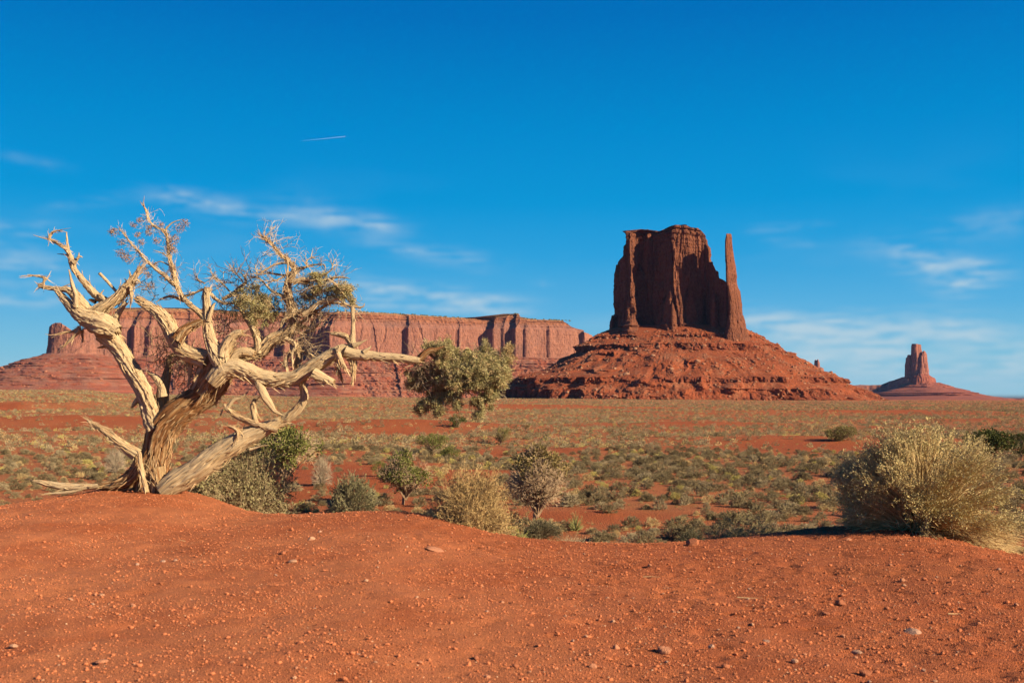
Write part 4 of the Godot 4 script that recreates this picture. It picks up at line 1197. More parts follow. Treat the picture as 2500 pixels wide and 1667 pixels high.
# ------------------------------------------------------------------ shrubs
# stems and leaves of one bush of radius about 1 and height h, base at the origin
func bush(seed_: int, o: Dictionary) -> Array:
	rng.seed = seed_
	var st := MB.new()
	var lf := MB.new()
	var h: float = o.get("h", 0.8)
	var sw: float = o.get("stem_w", 0.008)
	var lo: float = o.get("low", 0.05)
	var lean: Vector3 = o.get("lean", Vector3.ZERO)
	for k in o.stems:
		var az := rnd(0, TAU)
		var el := asin(clampf(lo + (1.0 - lo) * pow(rng.randf(), o.get("up", 0.9)), -0.4, 1.0))
		var d := Vector3(cos(az) * cos(el), sin(el), sin(az) * cos(el))
		var reach: float = rnd(0.72, 1.06) * (1.0 + o.get("uneven", 0.18) * n3(d.x * 2.2 + seed_, d.y * 2.2, d.z * 2.2))
		var tip: Vector3 = Vector3(d.x, d.y * h, d.z) * reach + lean * reach * reach
		var root: Vector3 = Vector3(rnd(-1, 1), 0, rnd(-1, 1)) * o.get("foot", 0.12)
		var midp: Vector3 = root.lerp(tip, 0.5) + Vector3(0, o.get("arch", 0.08), 0) + ball() * o.get("kink", 0.06)
		var sc: Color = o.stem.lerp(o.get("stem2", o.stem), rng.randf())
		st.thin(root, midp, sw, sw * 0.8, sc, sc)
		st.thin(midp, tip, sw * 0.8, sw * 0.35, sc, sc)
		for b in o.get("forks", 1):
			var t := rnd(0.35, 0.95)
			var p: Vector3 = midp.lerp(tip, t)
			var e: Vector3 = p + ((tip - midp).normalized() + ball() * o.get("spread", 0.8)).normalized() * rnd(0.12, 0.32) * o.get("fork_len", 1.0)
			st.thin(p, e, sw * 0.55, sw * 0.25, sc, sc)
			for q in o.get("leaves", 3):
				var u := rnd(0.1, 1.05)
				var lp: Vector3 = p.lerp(e, u) + ball() * 0.02
				var ld: Vector3 = ((e - p).normalized() * o.get("along", 0.7) + ball()).normalized() * o.get("leaf_len", 0.09) * rnd(0.6, 1.3)
				lf.leaf(lp, ld, ld.cross(ball()).normalized() * o.get("leaf_w", 0.02), o.leaf.lerp(o.get("leaf2", o.leaf), rng.randf()) * rnd(0.8, 1.15))
		for q in o.get("tip_leaves", 0):
			var ld2: Vector3 = ((tip - midp).normalized() + ball() * 0.9).normalized() * o.get("leaf_len", 0.09) * rnd(0.6, 1.3)
			lf.leaf(tip + ball() * 0.05, ld2, ld2.cross(ball()).normalized() * o.get("leaf_w", 0.02), o.get("tip", o.leaf) * rnd(0.85, 1.1))
	return [st, lf]

func joined(a: Array) -> ArrayMesh:
	var m: MB = a[0]
	var l: MB = a[1]
	var off := m.v.size()
	m.v.append_array(l.v)
	m.c.append_array(l.c)
	for i in l.ix:
		m.ix.append(i + off)
	return m.mesh()

func hit(px: float, py: float, from := 17.0) -> Vector3:     # where the sight line of a pixel meets the valley floor
	var d := from
	while d < 2500.0:
		var p := at(px, py, d)
		if p.y < valley_y(p.x, p.z):
			return Vector3(p.x, valley_y(p.x, p.z), p.z)
		d *= 1.004
	return at(px, py, 2500.0)

func shrub(called: String, label: String, category: String, where: Vector3, size: Vector3, parts: Array, turn := 0.0) -> Node3D:
	var r := base(called, where, turn)
	tag(r, label, category)
	var s := obj("stem", parts[0].mesh(), M.plain, r)
	s.scale = size
	if parts[1].v.size():
		var l := obj("foliage", parts[1].mesh(), M.leaf, r)
		l.scale = size
	return r

# a small living juniper: trunk, limbs and clumps of tufts
func juniper(label: String, where: Vector3, w: float, h: float, seed_: int, trunk_h: float, col: Color, dead := 0.25, clumps := 26, category := "tree") -> void:
	var r := base("young_juniper", where)
	tag(r, label, category)
	rng.seed = seed_
	var tr := MB.new()
	var lf := MB.new()
	var bark := Color(0.22, 0.15, 0.10)
	var y0 := h * trunk_h
	var q := Vector3.ZERO
	var lean := Vector3(rnd(-0.1, 0.1), 0, rnd(-0.1, 0.1)) * w
	for k in 5:
		var e := Vector3(lean.x * (k + 1) / 5.0, h * 0.75 * (k + 1) / 5.0, lean.z * (k + 1) / 5.0) + ball() * w * 0.03
		tr.thin(q, e, w * 0.04 * (1.0 - k * 0.15), w * 0.04 * (0.85 - k * 0.15), bark, bark)
		q = e
	for k in clumps:
		var b := ball()
		b = b.normalized() * pow(b.length(), 0.4)
		var hh := 0.5 + 0.5 * b.y
		var wide := sqrt(maxf(0.05, 1.0 - pow(absf(b.y), 2.5)))
		var c := Vector3(b.x * w * 0.46 * wide, y0 + (h - y0) * (0.10 + 0.82 * hh), b.z * w * 0.46 * wide) + lean * 0.6
		var from := Vector3(lean.x * 0.5, maxf(y0 * 0.6, c.y - w * 0.35), lean.z * 0.5)
		tr.thin(from, c, w * 0.018, w * 0.007, bark, bark)
		var is_dead := rng.randf() < dead * (1.7 - hh * 1.4)
		var cr := w * rnd(0.13, 0.21)
		for j in 100:
			var p := c + ball() * cr * Vector3(1, 0.85, 1)
			var d := (p - c).normalized() + ball() * 0.7 + Vector3(0, 0.3, 0)
			if is_dead:
				tr.thin(p, p + d * w * 0.05, w * 0.005, w * 0.002, Color(0.30, 0.215, 0.14), Color(0.33, 0.24, 0.16))
			else:
				for i in 3:
					var d2 := (d + ball() * 0.8).normalized() * w * rnd(0.03, 0.055)
					lf.leaf(p, d2, d2.cross(ball()).normalized() * w * 0.011, col * rnd(0.7, 1.25))
	obj("trunk", tr.mesh(), M.plain, r)
	obj("crown", lf.mesh(), M.leaf, r)

var SAGE := []

func make_shrubs() -> void:
	var green := Color(0.15, 0.155, 0.048)
	var olive := Color(0.20, 0.175, 0.07)
	# --- the shrubs one can point at, in the valley
	var v := func(px: float, py: float, hpx: float, wpx: float) -> Array:
		var p := hit(px, py)
		var m := -p.z / F
		return [p, wpx * m, hpx * m]
	var q: Array
	q = v.call(690, 1198, 150, 150)
	juniper("green juniper with a bare trunk standing below the dead tree's split limb", q[0], q[1], q[2], 11, 0.28, green, 0.3, 40)
	q = v.call(985, 1232, 128, 118)
	juniper("rounded green juniper with dead grey lower twigs behind the mound's dip", q[0], q[1], q[2], 12, 0.15, green, 0.55, 40)
	q = v.call(926, 1163, 40, 36)
	juniper("small bright green juniper beside the rounded juniper", q[0], q[1], q[2], 13, 0.05, green, 0.0, 16)
	q = v.call(1305, 1280, 190, 142)
	juniper("tall brown-twigged juniper with an olive top right of the thorny bush", q[0], q[1], q[2], 14, 0.14, Color(0.22, 0.17, 0.07), 0.98, 84)
	q = v.call(1056, 1112, 50, 70)
	juniper("small juniper with a bent pale trunk on open sand", q[0], q[1], q[2], 15, 0.35, green, 0.3, 18)
	q = v.call(1099, 1121, 30, 46)
	juniper("low green juniper bush right of the bent juniper", q[0], q[1], q[2], 16, 0.02, green, 0.0, 16, "bush")
	q = v.call(1117, 1046, 33, 42)
	juniper("dark green juniper far out beneath the hanging bough", q[0], q[1], q[2], 17, 0.05, Color(0.07, 0.09, 0.03), 0.2, 16)
	q = v.call(1222, 1086, 50, 48)
	juniper("olive juniper casting a long shadow in the middle valley", q[0], q[1], q[2], 18, 0.1, olive, 0.3, 20)
	q = v.call(1283, 1052, 28, 30)
	juniper("small brown juniper far behind the olive one", q[0], q[1], q[2], 19, 0.1, olive, 0.5, 14)
	q = v.call(2415, 1120, 62, 108)
	juniper("dark spreading juniper with bare trunks behind the big straw bush", q[0], q[1], q[2], 20, 0.3, Color(0.085, 0.095, 0.03), 0.15, 34)
	q = v.call(2492, 1125, 72, 50)
	juniper("dense dark green juniper at the right edge", q[0], q[1], q[2], 21, 0.05, Color(0.06, 0.075, 0.025), 0.0, 26)
	q = v.call(2050, 1076, 32, 72)
	juniper("low dark juniper just left of the big straw bush's top", q[0], q[1], q[2], 22, 0.1, olive, 0.2, 20)
	var bare_o := {"stems": 260, "h": 1.0, "up": 0.7, "forks": 4, "leaves": 0, "stem": Color(0.27, 0.215, 0.155), "stem2": Color(0.33, 0.27, 0.20), "stem_w": 0.009, "fork_len": 1.2}
	q = v.call(785, 1186, 66, 56)
	shrub("bare_shrub", "pale grey leafless shrub standing on bare sand left of the grey-green bush", "bush", q[0], Vector3(q[1] * 0.5, q[2], q[1] * 0.5), bush(31, bare_o))
	q = v.call(281, 1154, 56, 56)
	shrub("bare_shrub", "pale grey leafless shrub left of the dead tree's trunk", "bush", q[0], Vector3(q[1] * 0.5, q[2], q[1] * 0.5), bush(32, bare_o))
	q = v.call(862, 1262, 92, 118)
	shrub("grey_bush", "grey-green upright bush just over the crest of the rise", "bush", q[0], Vector3(q[1] * 0.5, q[2], q[1] * 0.5), bush(33, {"stems": 420, "h": 1.0, "up": 0.75, "forks": 3, "leaves": 5, "leaf": Color(0.14, 0.13, 0.065), "leaf2": Color(0.19, 0.175, 0.105), "stem": Color(0.22, 0.18, 0.11), "leaf_len": 0.1, "leaf_w": 0.012, "along": 1.6, "stem_w": 0.006}))
	q = v.call(1325, 1313, 38, 92)
	shrub("grey_bush", "dark grey low bush at the foot of the brown juniper", "bush", q[0], Vector3(q[1] * 0.5, q[2], q[1] * 0.5), bush(34, {"stems": 300, "h": 1.0, "forks": 3, "leaves": 5, "leaf": Color(0.10, 0.09, 0.05), "leaf2": Color(0.15, 0.13, 0.08), "stem": Color(0.18, 0.14, 0.09), "leaf_len": 0.1, "leaf_w": 0.014, "along": 1.4}))
	q = v.call(1405, 1296, 44, 46)
	shrub("yucca", "spiky pale green yucca beyond the crest of the rise", "plant", q[0], Vector3(q[1] * 0.5, q[2], q[1] * 0.5), bush(35, {"stems": 120, "h": 1.0, "forks": 0, "tip_leaves": 1, "stem": Color(0.22, 0.22, 0.09), "leaf": Color(0.26, 0.25, 0.11), "stem_w": 0.022, "arch": 0.0, "foot": 0.03}))
	q = v.call(1690, 1334, 36, 70)
	shrub("grey_bush", "dark grey bush behind the red block of stone", "bush", q[0], Vector3(q[1] * 0.5, q[2], q[1] * 0.5), bush(36, {"stems": 300, "h": 1.0, "forks": 3, "leaves": 5, "leaf": Color(0.10, 0.095, 0.055), "leaf2": Color(0.15, 0.135, 0.08), "stem": Color(0.18, 0.14, 0.09), "leaf_len": 0.1, "leaf_w": 0.014, "along": 1.4}))
	# --- shrubs on the rise and its far slope
	var rise := func(px: float, d: float) -> Vector3:
		var x := (px - 1250.0) / F * d
		return Vector3(x, maxf(rise_y(x, -d), valley_y(x, -d)), -d)
	shrub("sprawling_bush", "sprawling grey-green bush under the split limb, half hidden by the mound", "bush", rise.call(585.0, 15.9) + Vector3(0, -0.05, 0), Vector3(0.93, 1.25, 0.85), bush(41, {"stems": 800, "h": 0.95, "low": 0.0, "forks": 4, "leaves": 4, "leaf": Color(0.165, 0.155, 0.075), "leaf2": Color(0.24, 0.20, 0.115), "stem": Color(0.26, 0.20, 0.12), "stem2": Color(0.34, 0.26, 0.16), "leaf_len": 0.05, "leaf_w": 0.010, "stem_w": 0.004, "spread": 1.4, "kink": 0.14, "uneven": 0.3, "foot": 0.5}))
	shrub("thorny_bush", "tan thorny bush with spiky twigs on the crest of the rise", "bush", rise.call(1150.0, 12.4) + Vector3(0, -0.12, 0), Vector3(0.56, 0.84, 0.5), bush(42, {"stems": 620, "h": 1.0, "low": -0.1, "up": 0.85, "forks": 5, "leaves": 3, "leaf": Color(0.27, 0.175, 0.075), "leaf2": Color(0.35, 0.25, 0.115), "stem": Color(0.28, 0.185, 0.085), "stem2": Color(0.42, 0.31, 0.16), "leaf_len": 0.045, "leaf_w": 0.009, "stem_w": 0.0055, "spread": 1.5, "kink": 0.15, "uneven": 0.45, "foot": 0.4, "fork_len": 0.9}))
	shrub("straw_bush", "dry straw-coloured bush with loose stalks along the crest", "bush", rise.call(1800.0, 12.6) + Vector3(0, -0.12, 0), Vector3(0.68, 0.55, 0.5), bush(43, {"stems": 620, "h": 0.95, "low": 0.05, "forks": 2, "leaves": 3, "leaf": Color(0.30, 0.235, 0.115), "leaf2": Color(0.21, 0.20, 0.10), "stem": Color(0.36, 0.27, 0.13), "stem2": Color(0.24, 0.18, 0.09), "leaf_len": 0.05, "leaf_w": 0.007, "stem_w": 0.004, "uneven": 0.4, "foot": 0.55, "along": 1.0, "lean": Vector3(0.12, 0, 0)}))
	shrub("dry_grass", "pale dry grass clump along the crest below the valley sage", "grass clump", rise.call(1390.0, 11.9) + Vector3(0, -0.1, 0), Vector3(0.34, 0.2, 0.3), bush(44, {"stems": 200, "h": 1.0, "forks": 1, "leaves": 1, "leaf": Color(0.34, 0.27, 0.16), "stem": Color(0.34, 0.28, 0.18), "stem_w": 0.008, "foot": 0.8, "leaf_w": 0.01}))
	shrub("green_tuft", "small yellow-green tuft at the thorny bush's right foot", "grass clump", rise.call(1268.0, 11.9) + Vector3(0, -0.1, 0), Vector3(0.16, 0.2, 0.15), bush(45, {"stems": 150, "h": 1.0, "forks": 1, "leaves": 1, "leaf": Color(0.26, 0.27, 0.08), "stem": Color(0.27, 0.26, 0.09), "stem_w": 0.012, "foot": 0.7, "leaf_w": 0.014}))
	# --- the big rabbitbrush on the right
	rng.seed = 606
	var st := MB.new()
	var fl := MB.new()
	var straw := Color(0.44, 0.32, 0.155)
	var straw2 := Color(0.57, 0.435, 0.235)
	var rust := Color(0.30, 0.175, 0.08)
	var bundle := Vector3.UP
	for k in 3200:
		if k % 20 == 0:
			var az := rnd(0, TAU)
			var up := pow(rng.randf(), 0.72)
			if cos(az) > 0.0 and rng.randf() < 0.45:
				up *= 0.4
			var el := asin(clampf(up, 0.0, 1.0))
			bundle = Vector3(cos(az) * cos(el), sin(el), sin(az) * cos(el))
		var d := (bundle + ball() * 0.17).normalized()
		d.y = maxf(d.y, -0.05)
		var reach := lerpf(0.84, 1.12, 0.5 + 0.5 * d.x) * (1.18 if d.y > 0.55 else 1.0) * rnd(0.8, 1.03) * (1.0 + 0.13 * n3(d.x * 3.0, d.y * 3.0, d.z * 3.0))
		var tip := Vector3(d.x, d.y * 1.02, d.z * 0.85) * reach
		if d.x > 0.2 and d.y < 0.4:
			tip.y -= 0.34 * (d.x - 0.1) * (1.0 - d.y)
		var root := Vector3(rnd(-0.13, 0.13), 0.0, rnd(-0.1, 0.1))
		var m1 := root.lerp(tip, 0.35) + Vector3(0, 0.05, 0) + ball() * 0.035
		var m2 := root.lerp(tip, 0.7) + Vector3(0, 0.06, 0) + ball() * 0.035
		var sc := straw.lerp(straw2, rng.randf()) if rng.randf() < 0.65 else rust.lerp(straw, rng.randf())
		var w := rnd(0.0028, 0.005)
		st.thin(root, m1, w * 1.3, w, sc, sc)
		st.thin(m1, m2, w, w * 0.8, sc, sc)
		st.thin(m2, tip, w * 0.8, w * 0.4, sc, sc)
		for b in 2:
			var p := m2.lerp(tip, rnd(0, 0.8))
			var e := p + ((tip - m2).normalized() + ball() * 0.55).normalized() * rnd(0.08, 0.2)
			st.thin(p, e, w * 0.6, w * 0.3, sc, sc)
			if d.y > 0.28:
				for j in 12:
					var ld := ((e - p).normalized() + ball() * 0.9).normalized() * rnd(0.014, 0.032)
					fl.leaf(e + ball() * 0.035, ld, ld.cross(ball()).normalized() * 0.005, Color(0.45, 0.37, 0.19).lerp(Color(0.31, 0.255, 0.12), rng.randf()))
	for k in 46:                                              # thicker dead wood at the base
		var d := (Vector3(rnd(-1.0, 0.5), rnd(-0.05, 0.5), rnd(-0.2, 0.9))).normalized()
		twig(st, Vector3(rnd(-0.12, 0.1), 0.02, rnd(-0.05, 0.1)), d, rnd(0.25, 0.5), rnd(0.005, 0.010), 1, straw2.lerp(straw, rng.randf()), 0.7)
	var rb := base("rabbitbrush", rise.call(2232.0, 11.2) + Vector3(0, -0.02, 0))
	tag(rb, "big straw-coloured brush with cream flower tips on the rise at the right", "bush")
	obj("stem", st.mesh(), M.plain, rb)
	obj("flower_tip", fl.mesh(), M.leaf, rb)
	# --- sagebrush scattered over the valley
	var kinds := [
		{"stems": 84, "up": 0.55, "forks": 3, "leaves": 5, "h": 0.9, "leaf": grey(0.85), "leaf2": grey(1.15), "stem": grey(0.9), "leaf_len": 0.15, "leaf_w": 0.022, "along": 1.3, "stem_w": 0.012, "low": 0.0},
		{"stems": 84, "up": 0.6, "forks": 3, "leaves": 5, "h": 0.8, "leaf": grey(0.85), "leaf2": grey(1.15), "stem": grey(0.9), "leaf_len": 0.15, "leaf_w": 0.022, "along": 1.0, "stem_w": 0.012, "low": 0.0, "uneven": 0.4},
		{"stems": 90, "forks": 3, "leaves": 4, "h": 1.0, "leaf": grey(0.85), "leaf2": grey(1.15), "stem": grey(0.9), "leaf_len": 0.17, "leaf_w": 0.018, "along": 1.8, "stem_w": 0.012, "low": 0.15, "up": 0.7},
		{"stems": 84, "up": 0.6, "forks": 3, "leaves": 5, "h": 0.85, "leaf": grey(0.85), "leaf2": grey(1.15), "stem": grey(0.9), "leaf_len": 0.15, "leaf_w": 0.022, "along": 1.0, "stem_w": 0.012, "low": 0.0, "uneven": 0.35, "foot": 0.2}]
	var meshes := []
	for k in 4:
		meshes.append(joined(bush(200 + k, kinds[k])))
	var small := joined(bush(210, {"stems": 16, "forks": 2, "leaves": 3, "h": 0.8, "leaf": grey(0.85), "leaf2": grey(1.15), "stem": grey(0.9), "leaf_len": 0.34, "leaf_w": 0.07, "along": 0.9, "stem_w": 0.02, "low": 0.0}))
	var tints := [Color(0.235, 0.186, 0.108), Color(0.17, 0.134, 0.076), Color(0.31, 0.25, 0.155), Color(0.42, 0.36, 0.13), Color(0.48, 0.355, 0.18)]
	var tint_names := ["grey-green", "dark grey-green", "silvery grey", "yellow-green", "dry tan"]
	var tm := []
	for c in tints:
		var m := mat("sagebrush", c, 0.9)
		m.vertex_color_use_as_albedo = true
		m.backlight_enabled = true
		m.backlight = Color(0.2, 0.2, 0.15)
		tm.append(m)
	rng.seed = 1234
	var all := []
	for k in 170000:
		# even over the ground, thinning out with distance
		var r := 19.0 * pow(1500.0 / 19.0, pow(rng.randf(), 0.58))
		var a := rnd(-0.62, 0.62)
		var x := r * sin(a)
		var z := -r * cos(a)
		var keep := minf(1.0, r * r / 90000.0 * 6.0 + 0.012) if r < 120.0 else 1.0
		keep = clampf(pow(r / 140.0, 1.25), 0.05, 1.0)
		if rng.randf() > keep * (0.62 if r < 260.0 else 0.9):
			continue
		var b := bare(x, z)
		var clump := 0.5 + 0.5 * n3(x / 9.0, 50.0, z / 9.0)
		if a < -0.12 and rng.randf() < 0.45 * ss(-0.12, -0.3, a) * ss(400.0, 150.0, r):
			continue
		if rng.randf() < b * 0.93 or rng.randf() > 0.35 + 0.8 * clump:
			continue
		var kind := 0
		var u := rng.randf()
		kind = 0 if u < 0.36 else (1 if u < 0.6 else (2 if u < 0.74 else (3 if u < 0.84 else 4)))
		var size := rnd(0.2, 0.5) * (1.0 if kind < 3 else 0.75)
		size *= 1.0 + 0.45 * ss(250.0, 500.0, r)
		if rng.randf() < 0.3:
			size *= 0.5
		all.append([size / r, x, z, size, kind, r])
	all.sort_custom(func(p, w): return p[0] > w[0])
	var count := 0
	var xf := [[], [], [], [], []]
	var xc := [[], [], [], [], []]
	for e in all:
		var y := valley_y(e[1], e[2])
		var turn := rnd(0, TAU)
		var bs := Basis(Vector3.UP, turn).scaled(Vector3(e[3] * rnd(0.9, 1.3), e[3] * rnd(1.05, 1.5), e[3]))
		var px: float = 1250.0 + e[1] / -e[2] * F
		var seen: bool = px > -10.0 and px < 2510.0 and e[5] > 36.0
		if seen and count < 300:
			count += 1
			var o := obj(["sagebrush", "sagebrush", "sagebrush", "rabbitbrush_tuft", "dry_tuft"][e[4]], meshes[rng.randi_range(0, 3)], tm[e[4]])
			o.transform = Transform3D(bs, Vector3(e[1], y - 0.03, e[2]))
			var place := "left of the dead tree" if px < 300.0 else ("between the dead tree and the thorny bush" if px < 1050.0 else ("behind the thorny bush" if px < 1300.0 else ("in front of the butte" if px < 1900.0 else "behind the big straw bush")))
			tag(o, "%s %s brush in the valley %s" % ["broad" if e[3] > 0.36 else "small", tint_names[e[4]], place], "bush", "%s %s brush %s" % ["broad" if e[3] > 0.36 else "small", tint_names[e[4]], place])
		elif e[5] > 30.0:
			var q2 := 4 if e[5] > 110.0 else rng.randi_range(0, 3)
			xf[q2].append(Transform3D(bs, Vector3(e[1], y - 0.03, e[2])))
			xc[q2].append(tints[e[4]] * rnd(0.85, 1.15))
	M.far_brush = M.leaf
	for k in 5:
		tag(many("distant_brush", small if k == 4 else meshes[k], M.leaf, xf[k], xc[k]), "grey-green brush dotting the valley floor out to the buttes", "brush")
	print("brush ", count, " ", all.size())
	# dry grass between them
	var gx := []
	var gc := []
	var tuft := joined(bush(220, {"stems": 22, "forks": 0, "tip_leaves": 1, "h": 1.0, "leaf": grey(1.0), "stem": grey(1.0), "stem_w": 0.03, "leaf_len": 0.3, "leaf_w": 0.03, "foot": 0.3, "low": 0.2}))
	for k in 36000:
		var r := 30.0 * pow(1400.0 / 30.0, pow(rng.randf(), 0.6))
		var a := rnd(-0.6, 0.6)
		var x := r * sin(a)
		var z := -r * cos(a)
		if rng.randf() > clampf(r / 120.0, 0.08, 1.0) or rng.randf() < bare(x, z) * 0.85:
			continue
		gx.append(Transform3D(Basis(Vector3.UP, rnd(0, TAU)).scaled(Vector3.ONE * rnd(0.07, 0.18) * (1.0 + 0.8 * ss(150.0, 500.0, r))), Vector3(x, valley_y(x, z) - 0.01, z)))
		gc.append(Color(0.36, 0.26, 0.13).lerp(Color(0.26, 0.21, 0.09), rng.randf()))
	tag(many("dry_grass_cover", tuft, M.leaf, gx, gc), "thin dry grass between the bushes of the valley", "grass")

# ------------------------------------------------------------------ stones and gravel
func make_stones() -> void:
	rng.seed = 808
	var shapes := []
	for k in 6:
		shapes.append(rock_mesh(60 + k, 0.5))
	var cols := [Color(0.46, 0.20, 0.115), Color(0.38, 0.135, 0.07), Color(0.50, 0.27, 0.17), Color(0.42, 0.25, 0.18)]
	var ms := []
	for c in cols:
		var m: StandardMaterial3D = tinted("stone", T.rock, Vector3.ONE * 7.0, T.rock_h, 0.5)
		m.vertex_color_use_as_albedo = false
		m.albedo_color = c.linear_to_srgb()
		ms.append(m)
	var put := func(called: String, px: float, py: float, wpx: float, flatness: float, mi: int, label: String, group := "") -> void:
		var d := 3.5
		var p := at(px, py, d)
		while d < 16.0 and p.y > rise_y(p.x, p.z):
			d += 0.02
			p = at(px, py, d)
		var s := wpx * 0.5 * d / F
		var o := obj(called, shapes[rng.randi_range(0, 5)], ms[mi])
		o.transform = Transform3D(Basis(Vector3.UP, rnd(0, TAU)) * Basis(Vector3.RIGHT, rnd(-0.3, 0.3)) * Basis.from_scale(Vector3(s * 1.15, s * flatness, s)), Vector3(p.x, rise_y(p.x, p.z) + s * flatness * 0.35, p.z))
		tag(o, label, "stone", group)
	var named := [
		[760, 1319, 17, 0.8, 2, "small pale stone with a dark hollow beside it, below the grey-green bush"], [716, 1372, 26, 0.3, 2, "thin pale flake lying left of centre on the dirt"], [249, 1453, 14, 0.6, 2, "small cream pebble alone on the left of the dirt"], [172, 1464, 16, 0.4, 2, "flat cream chip left of the cream pebble"],
		[325, 1480, 15, 0.7, 0, "small orange stone right of the cream pebble"], [249, 1617, 30, 0.35, 0, "flat orange stone near the bottom left corner"], [32, 1579, 18, 0.6, 2, "pale stone at the far left edge of the dirt"],
		[1064, 1343, 46, 0.18, 0, "long thin slab lying below the thorny bush"], [1623, 1592, 40, 0.65, 0, "largest smooth reddish stone near the bottom, right of centre"], [1447, 1630, 20, 0.8, 0, "round reddish stone left of the largest stone"], [1504, 1583, 17, 0.8, 0, "small round stone between the largest stone and the round one"], [1163, 1609, 17, 0.7, 1, "small red stone at the bottom centre"], [1259, 1627, 16, 0.7, 1, "red stone right of the bottom centre"], [1190, 1656, 14, 0.8, 0, "orange pebble at the very bottom centre"],
		[2205, 1420, 15, 0.9, 0, "upright small stone with a thin shadow below the big straw bush"], [2051, 1475, 22, 0.7, 1, "red stone with a flat left shadow on the right of the dirt"], [2017, 1500, 24, 0.5, 1, "low red clod beside a black hollow on the right"], [2227, 1546, 40, 0.4, 3, "grey-brown flat stone low on the right"], [1939, 1615, 18, 0.6, 2, "pale pink chip near the bottom right"], [1736, 1581, 17, 0.8, 3, "tilted brownish stone right of the largest stone"], [1872, 1567, 20, 0.45, 3, "flat brownish stone left of the pink chip"], [2113, 1647, 30, 0.6, 1, "red clod at the bottom edge on the right"], [1772, 1630, 20, 0.7, 1, "red stone at the bottom, below the tilted stone"], [2090, 1594, 24, 0.5, 3, "dull red stone left of the grey-brown flat stone"],
		[2071, 1320, 15, 0.7, 0, "pinkish pebble in front of the big straw bush"], [1690, 1330, 32, 0.75, 1, "red block of stone on the crest of the rise"]]
	for e in named:
		put.call("stone", float(e[0]), float(e[1]), float(e[2]), float(e[3]), int(e[4]), e[5])
	for k in 150:
		put.call("stone", rnd(0, 2500), 1290.0 + 375.0 * pow(rng.randf(), 0.7), rnd(6, 13), rnd(0.4, 0.8), rng.randi_range(0, 3), "small angular red stone half sunk in the foreground dirt", "small stones on the foreground dirt")
	# gravel
	var xf := [[], [], []]
	var xc := [[], [], []]
	var n_ := 0
	while n_ < 90000:
		var d := 3.6 + 11.5 * pow(rng.randf(), 0.8)
		var x := rnd(-0.56, 0.56) * d
		if d > ramp(edge_d, x) + 0.8:
			continue
		var thick := 0.5 + 0.5 * n3(x * 0.9, 70.0, d * 0.9) + 0.25 * ss(-2.0, 3.0, x) - 0.12
		if rng.randf() > thick:
			continue
		n_ += 1
		var s := 0.0022 + 0.0055 * pow(rng.randf(), 2.5)
		if rng.randf() < 0.02:
			s = rnd(0.007, 0.016)
		var q := rng.randi_range(0, 2)
		xf[q].append(Transform3D(Basis(ball().normalized(), rnd(0, TAU)).scaled(Vector3(s * rnd(0.8, 1.5), s * rnd(0.6, 1.0), s)), Vector3(x, rise_y(x, -d) + detail_y(x, -d) + s * 0.3, -d)))
		var u := rng.randf()
		var c := Color(0.37, 0.118, 0.050).lerp(Color(0.43, 0.16, 0.075), rng.randf())
		if s > 0.0066:
			c = Color(0.40, 0.135, 0.062)
		elif u < 0.03:
			c = Color(0.50, 0.31, 0.20)
		elif u < 0.2:
			c = Color(0.27, 0.085, 0.045)
		xc[q].append(c)
	var pm := mat("gravel", Color(1, 1, 1))
	pm.vertex_color_use_as_albedo = true
	for q in 3:
		tag(many("gravel", rock_mesh(80 + q, 0.4, 1), pm, xf[q], xc[q]), "fine red gravel strewn over the foreground dirt", "gravel")
	# a few dry sticks
	rng.seed = 33
	for e in [[1830, 1460, 60, "thin pale stick lying on the dirt right of centre"], [2350, 1500, 70, "dark crooked stick on the dirt at the right"], [1590, 1410, 40, "short brown stick below the straw bush"], [455, 1320, 30, "dark twig lying upright on the dirt left of centre"]]:
		var d := 3.5
		var p := at(e[0], e[1], d)
		while d < 16.0 and p.y > rise_y(p.x, p.z):
			d += 0.02
			p = at(e[0], e[1], d)
		var mb := MB.new()
		var L: float = e[2] * d / F
		twig(mb, Vector3(-L * 0.5, 0.008, 0), Vector3(1, 0.02, rnd(-0.4, 0.4)), L, 0.004, 0, Color(0.36, 0.25, 0.14), 0.35)
		var o := obj("stick", mb.mesh(), M.plain)
		o.position = p
		tag(o, e[3], "stick")

# ------------------------------------------------------------------ sky
const EXPO := 2.5

